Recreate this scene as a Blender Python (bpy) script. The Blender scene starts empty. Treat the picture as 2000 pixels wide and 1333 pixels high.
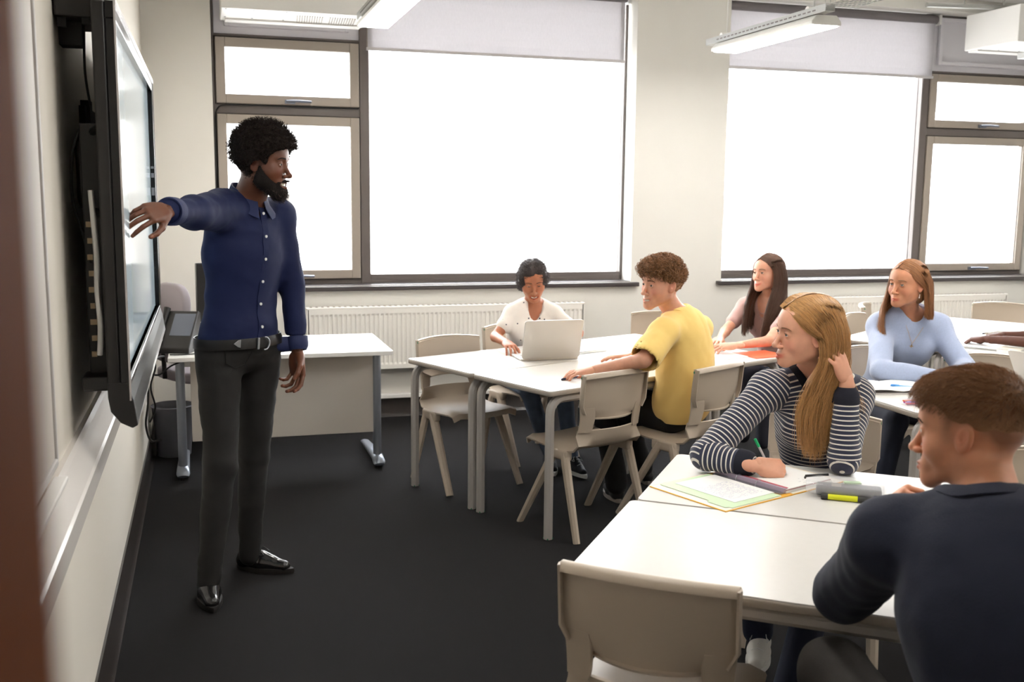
import bpy, math, random
import numpy as np
from math import radians as R_, sin, cos, pi
random.seed(7); rng = np.random.default_rng(7)
SC = bpy.context.scene
COL = SC.collection

# ------------------------------------------------------------------ camera, world, exposure
cam_d = bpy.data.cameras.new('camera'); cam = bpy.data.objects.new('camera', cam_d); COL.objects.link(cam)
SC.camera = cam
cam_d.sensor_width = 36; cam_d.lens = 36.0; cam_d.clip_start = 0.02; cam_d.clip_end = 200
yaw, pit, rol = 0.29085, 0.14185, -0.010747
f_ = np.array([sin(yaw)*cos(pit), cos(yaw)*cos(pit), -sin(pit)]); r_ = np.array([cos(yaw), -sin(yaw), 0.])
d_ = np.cross(f_, r_); r2 = cos(rol)*r_ + sin(rol)*d_; d2 = -sin(rol)*r_ + cos(rol)*d_
import mathutils
from mathutils import Matrix, Vector
M4 = Matrix(((r2[0], -d2[0], -f_[0], .365), (r2[1], -d2[1], -f_[1], 0), (r2[2], -d2[2], -f_[2], 1.62), (0, 0, 0, 1)))
cam.matrix_world = M4
cam_d.dof.use_dof = True; cam_d.dof.focus_distance = 3.9; cam_d.dof.aperture_fstop = 5.0

SC.view_settings.view_transform = 'Standard'; SC.view_settings.look = 'None'
SC.view_settings.exposure = 0.74; SC.view_settings.gamma = 1.0; SC.view_settings.use_curve_mapping = False

W = bpy.data.worlds.new('sky'); SC.world = W; W.use_nodes = True
bg = W.node_tree.nodes['Background']; bg.inputs[0].default_value = (0.93, 0.96, 1.0, 1); bg.inputs[1].default_value = 9.0

def area(name, loc, rot, sx, sy, power, color=(1, 1, 1)):
    l = bpy.data.lights.new(name, 'AREA'); l.shape = 'RECTANGLE'; l.size = sx; l.size_y = sy; l.energy = power; l.color = color
    o = bpy.data.objects.new(name, l); COL.objects.link(o); o.location = loc; o.rotation_euler = rot
    return o
LAMP_W = 30.0     # light of each suspended lamp (the emitting diffuser is in its builder)
for x0, x1 in ((0.44, 3.51), (4.285, 7.36)):      # sky portals in the window openings
    p = area('window_portal', ((x0+x1)/2, 7.62, 2.0), (R_(-90), 0, 0), x1-x0, 2.2, 1); p.data.cycles.is_portal = True

# ------------------------------------------------------------------ materials
def lin(c):
    return tuple(((v/255)/12.92 if v/255 <= .04045 else ((v/255+.055)/1.055)**2.4) for v in c) + (1.0,)
MATS = {}
def mat(name, rgb, rough=.5, metal=0, bump=0, bscale=200, var=0, vscale=8, spec=.5, sss=0, coat=0, attr=None, trans=0, emis=0, sheen=0, ior=1.45, detail=3, stretch=None, alpha=1, attrmix='MULTIPLY'):
    if name in MATS: return MATS[name]
    m = bpy.data.materials.new(name); m.use_nodes = True; nt = m.node_tree; N = nt.nodes; L = nt.links
    b = N['Principled BSDF']; col = lin(rgb)
    b.inputs['Base Color'].default_value = col; b.inputs['Roughness'].default_value = rough; b.inputs['Metallic'].default_value = metal
    b.inputs['Specular IOR Level'].default_value = spec; b.inputs['IOR'].default_value = ior; b.inputs['Alpha'].default_value = alpha
    if sss:
        b.inputs['Subsurface Weight'].default_value = sss; b.inputs['Subsurface Radius'].default_value = (1, .35, .2); b.inputs['Subsurface Scale'].default_value = .012
    if coat: b.inputs['Coat Weight'].default_value = coat
    if trans: b.inputs['Transmission Weight'].default_value = trans
    if sheen: b.inputs['Sheen Weight'].default_value = sheen; b.inputs['Sheen Roughness'].default_value = .5
    if emis: b.inputs['Emission Color'].default_value = col; b.inputs['Emission Strength'].default_value = emis
    src = None
    tc = N.new('ShaderNodeTexCoord')
    vec = tc.outputs['Object']
    if stretch:
        mp = N.new('ShaderNodeMapping'); mp.inputs['Scale'].default_value = stretch; L.new(vec, mp.inputs[0]); vec = mp.outputs[0]
    if var:
        nz = N.new('ShaderNodeTexNoise'); nz.inputs['Scale'].default_value = vscale; nz.inputs['Detail'].default_value = detail; L.new(vec, nz.inputs['Vector'])
        mr = N.new('ShaderNodeMapRange'); mr.inputs[1].default_value = .3; mr.inputs[2].default_value = .7; mr.inputs[3].default_value = 1-var; mr.inputs[4].default_value = 1+var
        L.new(nz.outputs[0], mr.inputs[0])
        mx = N.new('ShaderNodeMix'); mx.data_type = 'RGBA'; mx.blend_type = 'MULTIPLY'; mx.inputs[0].default_value = 1
        mx.inputs[6].default_value = col; L.new(mr.outputs[0], mx.inputs[7]); src = mx.outputs[2]
    if attr:
        at = N.new('ShaderNodeAttribute'); at.attribute_name = attr
        mx = N.new('ShaderNodeMix'); mx.data_type = 'RGBA'; mx.blend_type = attrmix; mx.inputs[0].default_value = 1
        if src: L.new(src, mx.inputs[6])
        else: mx.inputs[6].default_value = col
        L.new(at.outputs['Color'], mx.inputs[7]); src = mx.outputs[2]
    if src: L.new(src, b.inputs['Base Color'])
    if bump:
        nz = N.new('ShaderNodeTexNoise'); nz.inputs['Scale'].default_value = bscale; nz.inputs['Detail'].default_value = 2; L.new(vec, nz.inputs['Vector'])
        bp = N.new('ShaderNodeBump'); bp.inputs['Strength'].default_value = bump; bp.inputs['Distance'].default_value = .004; L.new(nz.outputs[0], bp.inputs['Height']); L.new(bp.outputs[0], b.inputs['Normal'])
    MATS[name] = m
    return m

# ------------------------------------------------------------------ object helpers
def tag(o, label=None, cat=None, group=None, kind=None):
    if label: o['label'] = label
    if cat: o['category'] = cat
    if group: o['group'] = group
    if kind: o['kind'] = kind
    return o
def empty(name, loc=(0, 0, 0), rz=0, label=None, cat=None, group=None):
    o = bpy.data.objects.new(name, None); COL.objects.link(o); o.location = loc; o.rotation_euler = (0, 0, rz); o.empty_display_size = .05
    return tag(o, label, cat, group)
class MB:
    def __init__(s): s.v = []; s.f = []; s.m = []
    def add(s, vs, fs, mi=0):
        n = len(s.v); s.v += [tuple(map(float, v)) for v in vs]; s.f += [tuple(n+i for i in f) for f in fs]; s.m += [mi]*len(fs); return s
    def box(s, x0, y0, z0, x1, y1, z1, mi=0):
        v = [(x, y, z) for z in (z0, z1) for y in (y0, y1) for x in (x0, x1)]
        return s.add(v, [(0, 2, 3, 1), (4, 5, 7, 6), (0, 1, 5, 4), (2, 6, 7, 3), (0, 4, 6, 2), (1, 3, 7, 5)], mi)
    def tube(s, pts, r, n=8, mi=0, cap=True, squash=None, ang0=0):
        pts = [Vector(p) for p in pts]; rs = r if isinstance(r, (list, tuple, np.ndarray)) else [r]*len(pts)
        vs = []; fs = []; ref = None
        for i, p in enumerate(pts):
            t = (pts[min(i+1, len(pts)-1)] - pts[max(i-1, 0)])
            t = t.normalized() if t.length > 1e-9 else Vector((0, 0, 1))
            if ref is None:
                ref = Vector((0, 0, 1)) if abs(t.z) < .9 else Vector((1, 0, 0))
            a = (ref - t*ref.dot(t)).normalized(); b = t.cross(a); ref = a
            rr = rs[i]; ra, rb = rr if isinstance(rr, tuple) else (rr, rr)
            for k in range(n):
                w = 2*pi*k/n + ang0
                vs.append(p + a*cos(w)*ra + b*sin(w)*rb)
        for i in range(len(pts)-1):
            for k in range(n):
                fs.append((i*n+k, i*n+(k+1) % n, (i+1)*n+(k+1) % n, (i+1)*n+k))
        if cap: fs += [tuple(range(n-1, -1, -1)), tuple(range((len(pts)-1)*n, len(pts)*n))]
        return s.add(vs, fs, mi)
    def lathe(s, prof, c=(0, 0, 0), n=20, mi=0):
        vs = []; fs = []
        for (r, z) in prof:
            for k in range(n): vs.append((c[0]+r*cos(2*pi*k/n), c[1]+r*sin(2*pi*k/n), c[2]+z))
        for i in range(len(prof)-1):
            for k in range(n): fs.append((i*n+k, i*n+(k+1) % n, (i+1)*n+(k+1) % n, (i+1)*n+k))
        fs += [tuple(range(n-1, -1, -1)), tuple(range((len(prof)-1)*n, len(prof)*n))]
        return s.add(vs, fs, mi)
    def prism(s, poly, z0, z1, mi=0):
        n = len(poly)
        v = [(x, y, z0) for x, y in poly] + [(x, y, z1) for x, y in poly]
        return s.add(v, [tuple(range(n-1, -1, -1)), tuple(range(n, 2*n))] + [(k, (k+1) % n, n+(k+1) % n, n+k) for k in range(n)], mi)
    def shell(s, P, th, mi=0):
        # P: grid [i][j] of points -> thick closed sheet
        P = np.array(P, float); nu, nv = P.shape[:2]
        du = np.gradient(P, axis=0); dv = np.gradient(P, axis=1); N = np.cross(du, dv); N /= np.linalg.norm(N, axis=2)[..., None]+1e-9
        A = (P + N*th/2).reshape(-1, 3); B = (P - N*th/2).reshape(-1, 3); n = nu*nv
        fs = []; I = lambda i, j: i*nv+j
        for i in range(nu-1):
            for j in range(nv-1):
                fs.append((I(i, j), I(i+1, j), I(i+1, j+1), I(i, j+1))); fs.append((n+I(i, j), n+I(i, j+1), n+I(i+1, j+1), n+I(i+1, j)))
        for i in range(nu-1):
            fs.append((I(i, 0), n+I(i, 0), n+I(i+1, 0), I(i+1, 0))); fs.append((I(i, nv-1), I(i+1, nv-1), n+I(i+1, nv-1), n+I(i, nv-1)))
        for j in range(nv-1):
            fs.append((I(0, j), I(0, j+1), n+I(0, j+1), n+I(0, j))); fs.append((I(nu-1, j), n+I(nu-1, j), n+I(nu-1, j+1), I(nu-1, j+1)))
        return s.add(np.vstack([A, B]), fs, mi)
    def build(s, name, mats, parent=None, smooth=None, bevel=0, loc=None, rot=None, seg=2):
        me = bpy.data.meshes.new(name); me.from_pydata(s.v, [], s.f); me.validate()
        if not isinstance(mats, (list, tuple)): mats = [mats]
        for m in mats: me.materials.append(m)
        if len(mats) > 1 and len(me.polygons) == len(s.m): me.polygons.foreach_set('material_index', s.m)
        o = bpy.data.objects.new(name, me); COL.objects.link(o)
        if parent: o.parent = parent
        if loc: o.location = loc
        if rot: o.rotation_euler = rot
        import bmesh
        bm = bmesh.new(); bm.from_mesh(me); bmesh.ops.recalc_face_normals(bm, faces=bm.faces)
        if bevel:
            bmesh.ops.bevel(bm, geom=[e for e in bm.edges if len(e.link_faces) == 2 and e.calc_face_angle(0) > .6], offset=bevel, segments=seg, affect='EDGES', profile=.5, clamp_overlap=True)
        if smooth is not None:
            for f in bm.faces: f.smooth = True
            for e in bm.edges:
                if len(e.link_faces) == 2 and e.calc_face_angle(0) > R_(smooth): e.smooth = False
        bm.to_mesh(me); bm.free()
        return o
def copy_tree(o, parent=None):
    c = o.copy(); COL.objects.link(c); c.parent = parent
    for ch in list(o.children): copy_tree(ch, c)
    return c
def struct(name, mb, m, parent=None, **k):
    o = mb.build(name, m, parent, **k)
    if parent is None: o['kind'] = 'structure'
    return o
def rrect(w, h, r, n=4):
    pts = []
    for cx, cy, a0 in ((w/2-r, h/2-r, 0), (-w/2+r, h/2-r, 90), (-w/2+r, -h/2+r, 180), (w/2-r, -h/2+r, 270)):
        for k in range(n+1):
            a = R_(a0+90*k/n); pts.append((cx+r*cos(a), cy+r*sin(a)))
    return pts

# ------------------------------------------------------------------ colours
m_wall = mat('wall_paint', (231, 228, 221), .8, bump=.08, bscale=350, var=.015, vscale=3)
m_wallL = mat('wall_paint_gloss', (218, 211, 199), .6, bump=.03, bscale=60)
m_ceil = mat('ceiling_paint', (236, 234, 228), .9)
m_lilac = mat('grey_panel', (226, 223, 228), .55)
m_carpet = mat('carpet_fibre', (25, 23, 24), .95, bump=.9, bscale=900, var=.35, vscale=420, detail=2, spec=.12, sheen=.04)
m_skirt = mat('dark_skirting', (52, 47, 45), .25)
m_frame = mat('taupe_frame', (160, 149, 138), .45)
m_frameD = mat('dark_frame', (104, 96, 92), .4)
m_sill = mat('dark_sill', (70, 64, 64), .28)
m_metal = mat('brushed_metal', (170, 172, 176), .35, metal=.9)
m_black = mat('black_plastic', (22, 20, 20), .35)
m_blackm = mat('matt_black', (18, 16, 15), .6)
m_whitep = mat('white_plastic', (236, 235, 232), .4)
m_whitem = mat('white_metal', (232, 230, 226), .35)
m_board = mat('whiteboard', (206, 199, 190), .45)
m_rad = mat('radiator_paint', (242, 238, 231), .4)
m_glass = mat('window_glass', (255, 255, 255), .0, trans=1, ior=1.02, spec=.3)
m_blind = mat('blind_fabric', (214, 211, 217), .85, bump=.5, bscale=500, var=.04, vscale=160, stretch=(1, 1, .25))
nt = m_blind.node_tree; _b = nt.nodes['Principled BSDF']; _t = nt.nodes.new('ShaderNodeBsdfTranslucent'); _t.inputs[0].default_value = lin((214, 212, 212)); _m = nt.nodes.new('ShaderNodeMixShader'); _m.inputs[0].default_value = .31
nt.links.new(_b.outputs[0], _m.inputs[1]); nt.links.new(_t.outputs[0], _m.inputs[2]); nt.links.new(_m.outputs[0], nt.nodes['Material Output'].inputs[0])
m_jamb = mat('brown_wood', (108, 56, 24), .8, spec=.05, var=.2, vscale=6, stretch=(8, 8, .6))
m_lampbody = mat('lamp_body', (238, 236, 230), .4)
m_diff = mat('lamp_diffuser', (255, 252, 247), .5, emis=22)
m_galv = mat('galvanised', (176, 176, 172), .4, metal=.7)

# ------------------------------------------------------------------ room shell
D = 7.32; XR = 8.4; H = 3.25; YB = .18; T = .3
struct('floor', MB().box(-.3, -1.2, -.1, XR+.3, D+T, 0), m_carpet)
struct('ceiling', MB().box(-.3, -1.2, H, XR+.3, D+T, H+.1), m_ceil)
struct('wall_left', MB().box(-.2, -1.2, 0, 0, D+T, H), m_wallL)
struct('wall_right', MB().box(XR, -1.2, 0, XR+.2, D+T, H), m_wall)
W1 = (.44, 3.51); W2 = (4.285, 7.36); ZS = .965; ZT = 3.15
w = MB()
w.box(0, D, 0, XR, D+T, ZS); w.box(0, D, ZT, XR, D+T, H)
w.box(0, D, ZS, W1[0], D+T, ZT); w.box(W1[1], D, ZS, W2[0], D+T, ZT); w.box(W2[1], D, ZS, XR, D+T, ZT)
struct('wall_far', w, m_wall)
# near wall with the doorway the picture is taken from
w = MB(); w.box(0, YB-.1, 0, .24, YB+.05, H); w.box(.24, YB-.1, 2.1, 1.36, YB+.05, H); w.box(1.36, YB-.1, 0, XR, YB+.05, H)
struct('wall_near', w, m_wall)
w = MB(); w.box(0.24, YB-.12, 0, .3345, YB+.03, 2.1); w.box(1.27, YB-.12, 0, 1.36, YB+.07, 2.1); w.box(.332, YB-.12, 2.03, 1.27, YB+.07, 2.1)
struct('door_1', w, m_jamb)
# corridor behind the doorway
struct('wall_corridor', MB().box(-.2, -1.3, 0, XR, -1.2, H), m_wall)
# skirting boards
def skirting(name, pts, nrm):
    # simple coved profile
    (x0, y0), (x1, y1) = pts
    prof = [(0, 0), (.03, 0), (.02, .012), (.014, .03), (.012, .12), (.008, .133), (0, .133)]
    vs = []; n = len(prof)
    for (x, y) in ((x0, y0), (x1, y1)):
        for d, z in prof: vs.append((x+nrm[0]*d, y+nrm[1]*d, z))
    fs = [(i, (i+1) % n, n+(i+1) % n, n+i) for i in range(n)] + [tuple(range(n)), tuple(range(2*n-1, n-1, -1))]
    struct(name, MB().add(vs, fs), m_skirt, smooth=40)
skirting('baseboard_left', ((0, YB+.05), (0, D)), (1, 0))
skirting('baseboard_far', ((0, D), (XR, D)), (0, -1))
skirting('baseboard_right', ((XR, YB+.05), (XR, D)), (-1, 0))
# heating pipe boxing just above the far skirting
struct('trim_1', MB().box(.9, D-.05, .140, XR-.3, D, .172), m_whitem, bevel=.006)

# ------------------------------------------------------------------ windows
def ringbox(mb, x0, z0, x1, z1, t, y0, y1, mi=0):
    tl, tr, tb, tt = t if isinstance(t, tuple) else (t, t, t, t)
    mb.box(x0, y0, z0, x0+tl, y1, z1, mi); mb.box(x1-tr, y0, z0, x1, y1, z1, mi)
    mb.box(x0+tl, y0, z0, x1-tr, y1, z0+tb, mi); mb.box(x0+tl, y0, z1-tt, x1-tr, y1, z1, mi)
FY = 7.50
def window(name, X0, X1, c0, c1, f0, f1, mx0, mx1):
    """opening X0..X1; casement column c0..c1; fixed light f0..f1; mullion mx0..mx1"""
    zh = 2.675
    root = empty(name, ((X0+X1)/2, FY, ZS)); root['kind'] = 'structure'
    ox, oz = (X0+X1)/2, ZS
    def P(mb, nm, m, parent=None, **k):
        vs = [(x-ox, y-FY, z-oz) for x, y, z in mb.v]; mb.v = vs
        return mb.build(nm, m, parent or root, **k)
    fr = MB(); 
    ringbox(fr, X0, ZS, X1, ZT, (.02, .02, .03, .03), FY, FY+.09)
    fr.box(mx0, FY-.012, ZS, mx1, FY+.09, ZT)
    fr.box(c0-.01, FY+.001, zh, c1+.01, FY+.089, zh+.02)
    fr.box(c0-.01, FY+.001, 2.157, c1+.01, FY+.089, 2.222)
    fr.box(c0-.01, FY+.001, ZS, c1+.01, FY+.089, 1.0)
    fr.box(f0, FY+.002, ZS, f1, FY+.088, 1.03)
    P(fr, 'frame', m_frameD, bevel=.004, seg=1)
    P(MB().box(c0, FY+.02, zh+.02, c1, FY+.06, ZT-.03), 'panel', m_lilac)
    ga = MB(); ringbox(ga, c0+.07, zh+.07, c1-.07, ZT-.02, .03, FY-.02, FY+.02); P(ga, 'panel_frame', m_lilac, bevel=.004, seg=1)
    for (z0, z1) in ((2.226, zh-.006), (1.004, 2.153)):
        gk = MB(); ringbox(gk, c0-.004, z0-.01, c1+.004, z1+.01, .03, FY+.031, FY+.086); P(gk, 'gasket', m_frameD)
        s = MB(); ringbox(s, c0+.006, z0, c1-.006, z1, .064, FY-.025, FY+.03); ringbox(s, c0+.05, z0+.044, c1-.05, z1-.044, .02, FY-.018, FY+.0)
        so = P(s, 'sash', m_frame, bevel=.004, seg=1)
        g = MB().box(c0+.064, FY+.005, z0+.06, c1-.064, FY+.011, z1-.06); P(g, 'pane', m_glass, so)
        hx = (c0+c1)/2+.03; hz = z0+.02
        h = MB().box(hx-.06, FY-.045, hz-.012, hx+.01, FY-.025, hz+.014); h.tube([(hx-.05, FY-.05, hz+.004), (hx+.02, FY-.066, hz+.006), (hx+.12, FY-.066, hz+.002)], .009, 8)
        P(h, 'handle', mat('handle_grey', (120, 124, 136), .35, metal=.4), so, smooth=40)
    g = MB().box(f0, FY+.04, 1.03, f1, FY+.048, ZT-.03); P(g, 'pane', m_glass)
    return root
window('window_1', W1[0], W1[1], .46, 1.452, 1.521, 3.49, 1.452, 1.521)
window('window_2', W2[0], W2[1], 6.262, 7.34, 4.305, 6.19, 6.19, 6.262)
# sills with rounded bullnose
for i, (a, b) in enumerate((W1, W2)):
    s = MB(); s.box(a-.045, D-.045, ZS-.035, b+.055, D, ZS-.003); s.box(a+.001, D, ZS-.035+.03, b-.001, FY+.01, ZS+.004)
    struct('trim_%d' % (i+2), s, m_sill, bevel=.012, seg=3, smooth=40)
# roller blinds
def blind(x0, x1, label, zb=2.632):
    r = empty('roller_blind', ((x0+x1)/2, 7.46, zb), 0, label, 'blind', 'roller blinds of the two windows'); ox = (x0+x1)/2; w2 = (x1-x0)/2
    P = []
    for i in range(2):
        row = []
        for j in range(9): row.append((-w2+.03+i*(2*w2-.06), .0+.004*sin(j*1.3), .012+j*(.455/8)))
        P.append(row)
    MB().shell(P, .0015).build('fabric', m_blind, r)
    MB().tube([(-w2+.02, 0, .47), (w2-.02, 0, .47)], .032, 16).build('roller', mat('roller_grey', (120, 114, 116), .5), r, smooth=40)
    MB().box(-w2+.02, -.008, -.008, w2-.02, .008, .014).build('bottom_bar', mat('blind_bar', (205, 200, 200), .4), r, bevel=.003)
    for s in (-1, 1):
        MB().box(s*w2-.012, -.03, .43, s*w2+.012, .035, .51).build('bracket', m_whitep, r, bevel=.003)
        MB().box(s*(w2-.045)-.02, .012, .0, s*(w2-.045)+.02, .02, .45).build('side_channel', m_frame, r)
    return r
blind(1.478, 3.495, 'pale grey roller blind over the big pane of the left window')
blind(4.295, 6.285, 'pale grey roller blind over the big pane of the right window, behind the suspended lamp')
# ------------------------------------------------------------------ radiators
def radiator(x0, x1, label):
    r = empty('radiator', ((x0+x1)/2, D-.08, .375), 0, label, 'radiator', 'radiators under the windows'); w2 = (x1-x0)/2; hh = .445
    zs = [0.0, .03, .045, hh-.06, hh-.045, hh-.01]
    n = int((x1-x0)/.0333); pitch = (2*w2-.04)/n
    xs = []; 
    for k in range(n):
        b = -w2+.02+k*pitch
        xs += [(b, 0), (b+pitch*.28, 0), (b+pitch*.40, 1), (b+pitch*.88, 1)]
    xs.append((w2-.02, 0))
    G = []
    for x, g in xs:
        row = []
        for iz, z in enumerate(zs): row.append((x, -.045+(.007 if g and 2 <= iz <= 3 else 0), z))
        G.append(row)
    mb = MB().shell(G, .002); mb.build('front_panel', m_rad, r)
    b = MB(); b.box(-w2, -.047, hh-.012, w2, .035, hh+.004); b.box(-w2, -.047, .0, -w2+.012, .035, hh); b.box(w2-.012, -.047, 0, w2, .035, hh)
    b.build('casing', m_rad, r, bevel=.003, seg=1)
    MB().box(-w2+.02, .02, .0, w2-.02, .03, hh-.02).build('rear_panel', m_rad, r)
    g = MB()
    for k in range(int(2*w2/.04)): g.box(-w2+.03+k*.04, -.03, hh+.004, -w2+.045+k*.04, .02, hh+.006)
    tag(g.build('top_grille', m_frame, r), kind='stuff')
    return r
radiator(1.02, 3.09, 'long white ribbed radiator under the left window, behind the laptop table')
radiator(4.7, 6.97, 'long white ribbed radiator under the right window')
# ------------------------------------------------------------------ dado trunking and whiteboard on the left wall
prof = [(0, .80), (.05, .80), (.058, .808), (.058, .865), (.052, .872), (.022, .935), (.014, .948), (0, .948)]
vs = []; n = len(prof)
for y in (YB+.06, D-.01):
    for x, z in prof: vs.append((x, y, z))
struct('trim_4', MB().add(vs, [(i, (i+1) % n, n+(i+1) % n, n+i) for i in range(n)] + [tuple(range(n)), tuple(range(2*n-1, n-1, -1))]), mat('trunking_plastic', (214, 208, 202), .22))
r = empty('whiteboard', (0, 1.55, 1.6), 0, 'white glossy whiteboard on the left wall, nearest the camera, beside the interactive screen', 'whiteboard')
MB().box(.002, -.98, -.6, .014, .98, .75).build('board', m_board, r, bevel=.002, seg=1)
fm = MB()
fm.box(.002, .98, -.62, .020, .992, .77); fm.box(.002, -.992, -.62, .020, -.98, .77); fm.box(.002, -.98, .75, .020, .98, .77); fm.box(.002, -.98, -.62, .020, .98, -.6)
fm.build('frame', mat('board_frame', (206, 204, 202), .3), r, bevel=.003, seg=2)
MB().box(.02, -.9, -.635, .05, .9, -.622).build('pen_tray', m_whitem, r, bevel=.003)
# ------------------------------------------------------------------ interactive screen
def screen():
    X0, X1 = .097, .155; y0, y1 = 2.94, 5.02; z0, z1 = 1.00, 2.11
    r = empty('interactive_screen', (0, (y0+y1)/2, z0), 0, 'large black-bodied interactive touch screen on the left wall, behind the teacher\'s outstretched hand', 'screen')
    oy, oz = (y0+y1)/2, z0; hw = (y1-y0)/2; hh = z1-z0
    mb = MB().box(X0, -hw, .05, X1-.023, hw, hh); mb.build('housing', mat('screen_black', (34, 32, 32), .4), r, bevel=.008, seg=3, smooth=40)
    # chamfered lower chin, curved out at its end
    pr = [(X0, .06), (X0+.006, .02), (X0+.03, -.012), (X0+.06, -.028), (X0+.075, -.02), (X0+.066, .05), (X1-.006, .10), (X0, .10)]
    for s, nm in ((1, 'lower_housing'),):
        v = [(x, -hw-.001, z) for x, z in pr]+[(x, hw+.001, z) for x, z in pr]; k = len(pr)
        MB().add(v, [(i, (i+1) % k, k+(i+1) % k, k+i) for i in range(k)]+[tuple(range(k)), tuple(range(2*k-1, k-1, -1))]).build(nm, mat('screen_black', (0, 0, 0)), r, bevel=.003)
    v = [(X1+.017, -hw+.01, -.018), (X1+.0185, hw-.01, -.018), (X1-.003, hw-.01, .085), (X1-.003, -hw+.01, .085)]
    b = [(x-.004, y, z) for x, y, z in v]
    MB().add(v+b, [(0, 1, 2, 3), (7, 6, 5, 4), (0, 4, 5, 1), (1, 5, 6, 2), (2, 6, 7, 3), (3, 7, 4, 0)]).build('speaker_bar', mat('silver_bar', (212, 210, 212), .22, coat=.5), r)
    bz = MB(); xa, xb = X1-.009, X1; xc = X1-.024
    bz.box(xc, -hw, hh-.045, xb, hw, hh); bz.box(xc, -hw, .085, xb, -hw+.03, hh-.045); bz.box(xc, hw-.06, .085, xb, hw, hh-.045); bz.box(xc, -hw+.03, .085, xb, hw-.06, .10)
    bz.build('bezel', mat('bezel_black', (20, 19, 20), .2), r, bevel=.002, seg=1)
    tr = MB(); tr.box(xb-.002, -hw-.002, hh-.012, xb+.004, hw+.002, hh+.006); tr.box(xb-.002, hw-.004, .09, xb+.003, hw+.003, hh); tr.box(xb-.002, -hw-.003, .05, xb+.003, -hw+.004, hh)
    tr.build('trim_edge', mat('silver_edge', (200, 196, 196), .25, metal=.6), r)
    sm = mat('lit_screen', (196, 214, 224), .10, spec=.9, emis=.06)
    MB().box(xa-.016, -hw+.03, .10, xb-.020, hw-.06, hh-.045).build('display', sm, r)
    # front ports on the right bezel strip
    pm = mat('port_grey', (150, 150, 155), .3)
    for z, h in ((.52, .012), (.56, .01), (.6, .035), (.68, .02), (.72, .01)):
        MB().box(xb-.017, hw-.0615, z, xb-.004, hw-.059, z+h).build('port', pm, r)
    # carry handles at the near side: a bent loop
    for zz in (.77,):
        lp = [(X0+.01, -hw+.06, zz+.02), (X0-.055, -hw+.17, zz-.01), (X0-.062, -hw+.19, zz-.03), (X0-.062, -hw+.19, zz-.17), (X0-.055, -hw+.17, zz-.19), (X0+.01, -hw+.06, zz-.22)]
        MB().tube(lp, .012, 8).build('handle', m_black, r, smooth=50)
    # side input panel, vents, mount arms
    MB().box(.045, -hw+.1, .1, X0+.002, -hw+.5, .80).build('computer_module', mat('module_black', (26, 24, 23), .5), r, bevel=.004)
    pp = MB()
    for k in range(9): pp.box(.052+.002*(k % 2), -hw+.096, .16+k*.045, .066+.004*(k % 3), -hw+.101, .175+k*.045)
    pp.build('socket', mat('socket_gold', (150, 130, 105), .4, metal=.5), r)
    vv = MB()
    for k in range(5): vv.box(.09, -hw+.0965, .66+k*.016, .108, -hw+.0995, .669+k*.016)
    vv.build('vent', m_metal, r)
    mt = MB(); mt.box(.002, -.45, .3, .03, -.38, .9); mt.box(.002, .38, .3, .03, .45, .9); mt.box(.03, -.44, .4, X0+.002, -.40, .8); mt.box(.03, .40, .4, X0+.002, .44, .8); mt.box(.002, -.5, .32, .02, .5, .4); mt.box(.002, -.5, .8, .02, .5, .88)
    mt.build('wall_mount', m_blackm, r)
    MB().box(.03, -hw+.02, .075, X0+.004, -hw+.13, .115).build('mount_foot', m_black, r, bevel=.006)
    return r
scr = screen(); scr.location = (0, 3.98, 1.0)
def cable(name, pts, rad, label, m=None, n=6, sub=8):
    # catmull-rom through pts
    P = [Vector(p) for p in pts]; out = []
    for i in range(len(P)-1):
        a = P[max(i-1, 0)]; b = P[i]; c = P[i+1]; d = P[min(i+2, len(P)-1)]
        for k in range(sub):
            t = k/sub; out.append(.5*((2*b)+(c-a)*t+(2*a-5*b+4*c-d)*t*t+(-a+3*b-3*c+d)*t**3))
    out.append(P[-1])
    o = MB().tube(out, rad, n).build(name, m or m_blackm, smooth=60)
    return tag(o, label, 'cable')
cable('cable', [(0.051, 3.060, 1.80), (0.025, 3.060, 1.72), (0.019, 3.060, 1.6), (0.043, 3.050, 1.5), (0.060, 3.040, 1.42)], .004, 'black cable looping behind the near side of the interactive screen')
cable('cable', [(0.072, 3.000, 1.62), (0.080, 2.990, 1.45), (0.078, 2.990, 1.35), (0.082, 2.990, 1.25), (0.076, 3.000, 1.17)], .0075, 'white cable bundle hanging down behind the near edge of the screen', m_whitep)
cable('cable', [(0.043, 3.120, 2.2), (0.064, 3.100, 2.1), (0.060, 3.120, 1.95), (0.072, 3.100, 1.85)], .0035, 'thin black cable dropping from the speaker box behind the screen')
r = empty('speaker', (.06, 3.10, 2.05), 0, 'black box speaker fixed to the left wall above the interactive screen', 'speaker')
MB().box(-.055, -.12, 0.02, .045, .16, .34).build('cabinet', mat('speaker_black', (24, 20, 18), .6), r, bevel=.006)
MB().box(.045, -.10, .04, .050, .14, .32).build('grille', m_blackm, r, bevel=.003)
sb = MB(); sb.box(-.058, -.02, -.04, .0, .06, .02); sb.box(-.05, -.1, -.005, -.03, -.08, .02); sb.box(.01, -.1, .005, .03, -.08, .02)
tag(sb.build('bracket', m_blackm, r), kind='stuff')
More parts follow.
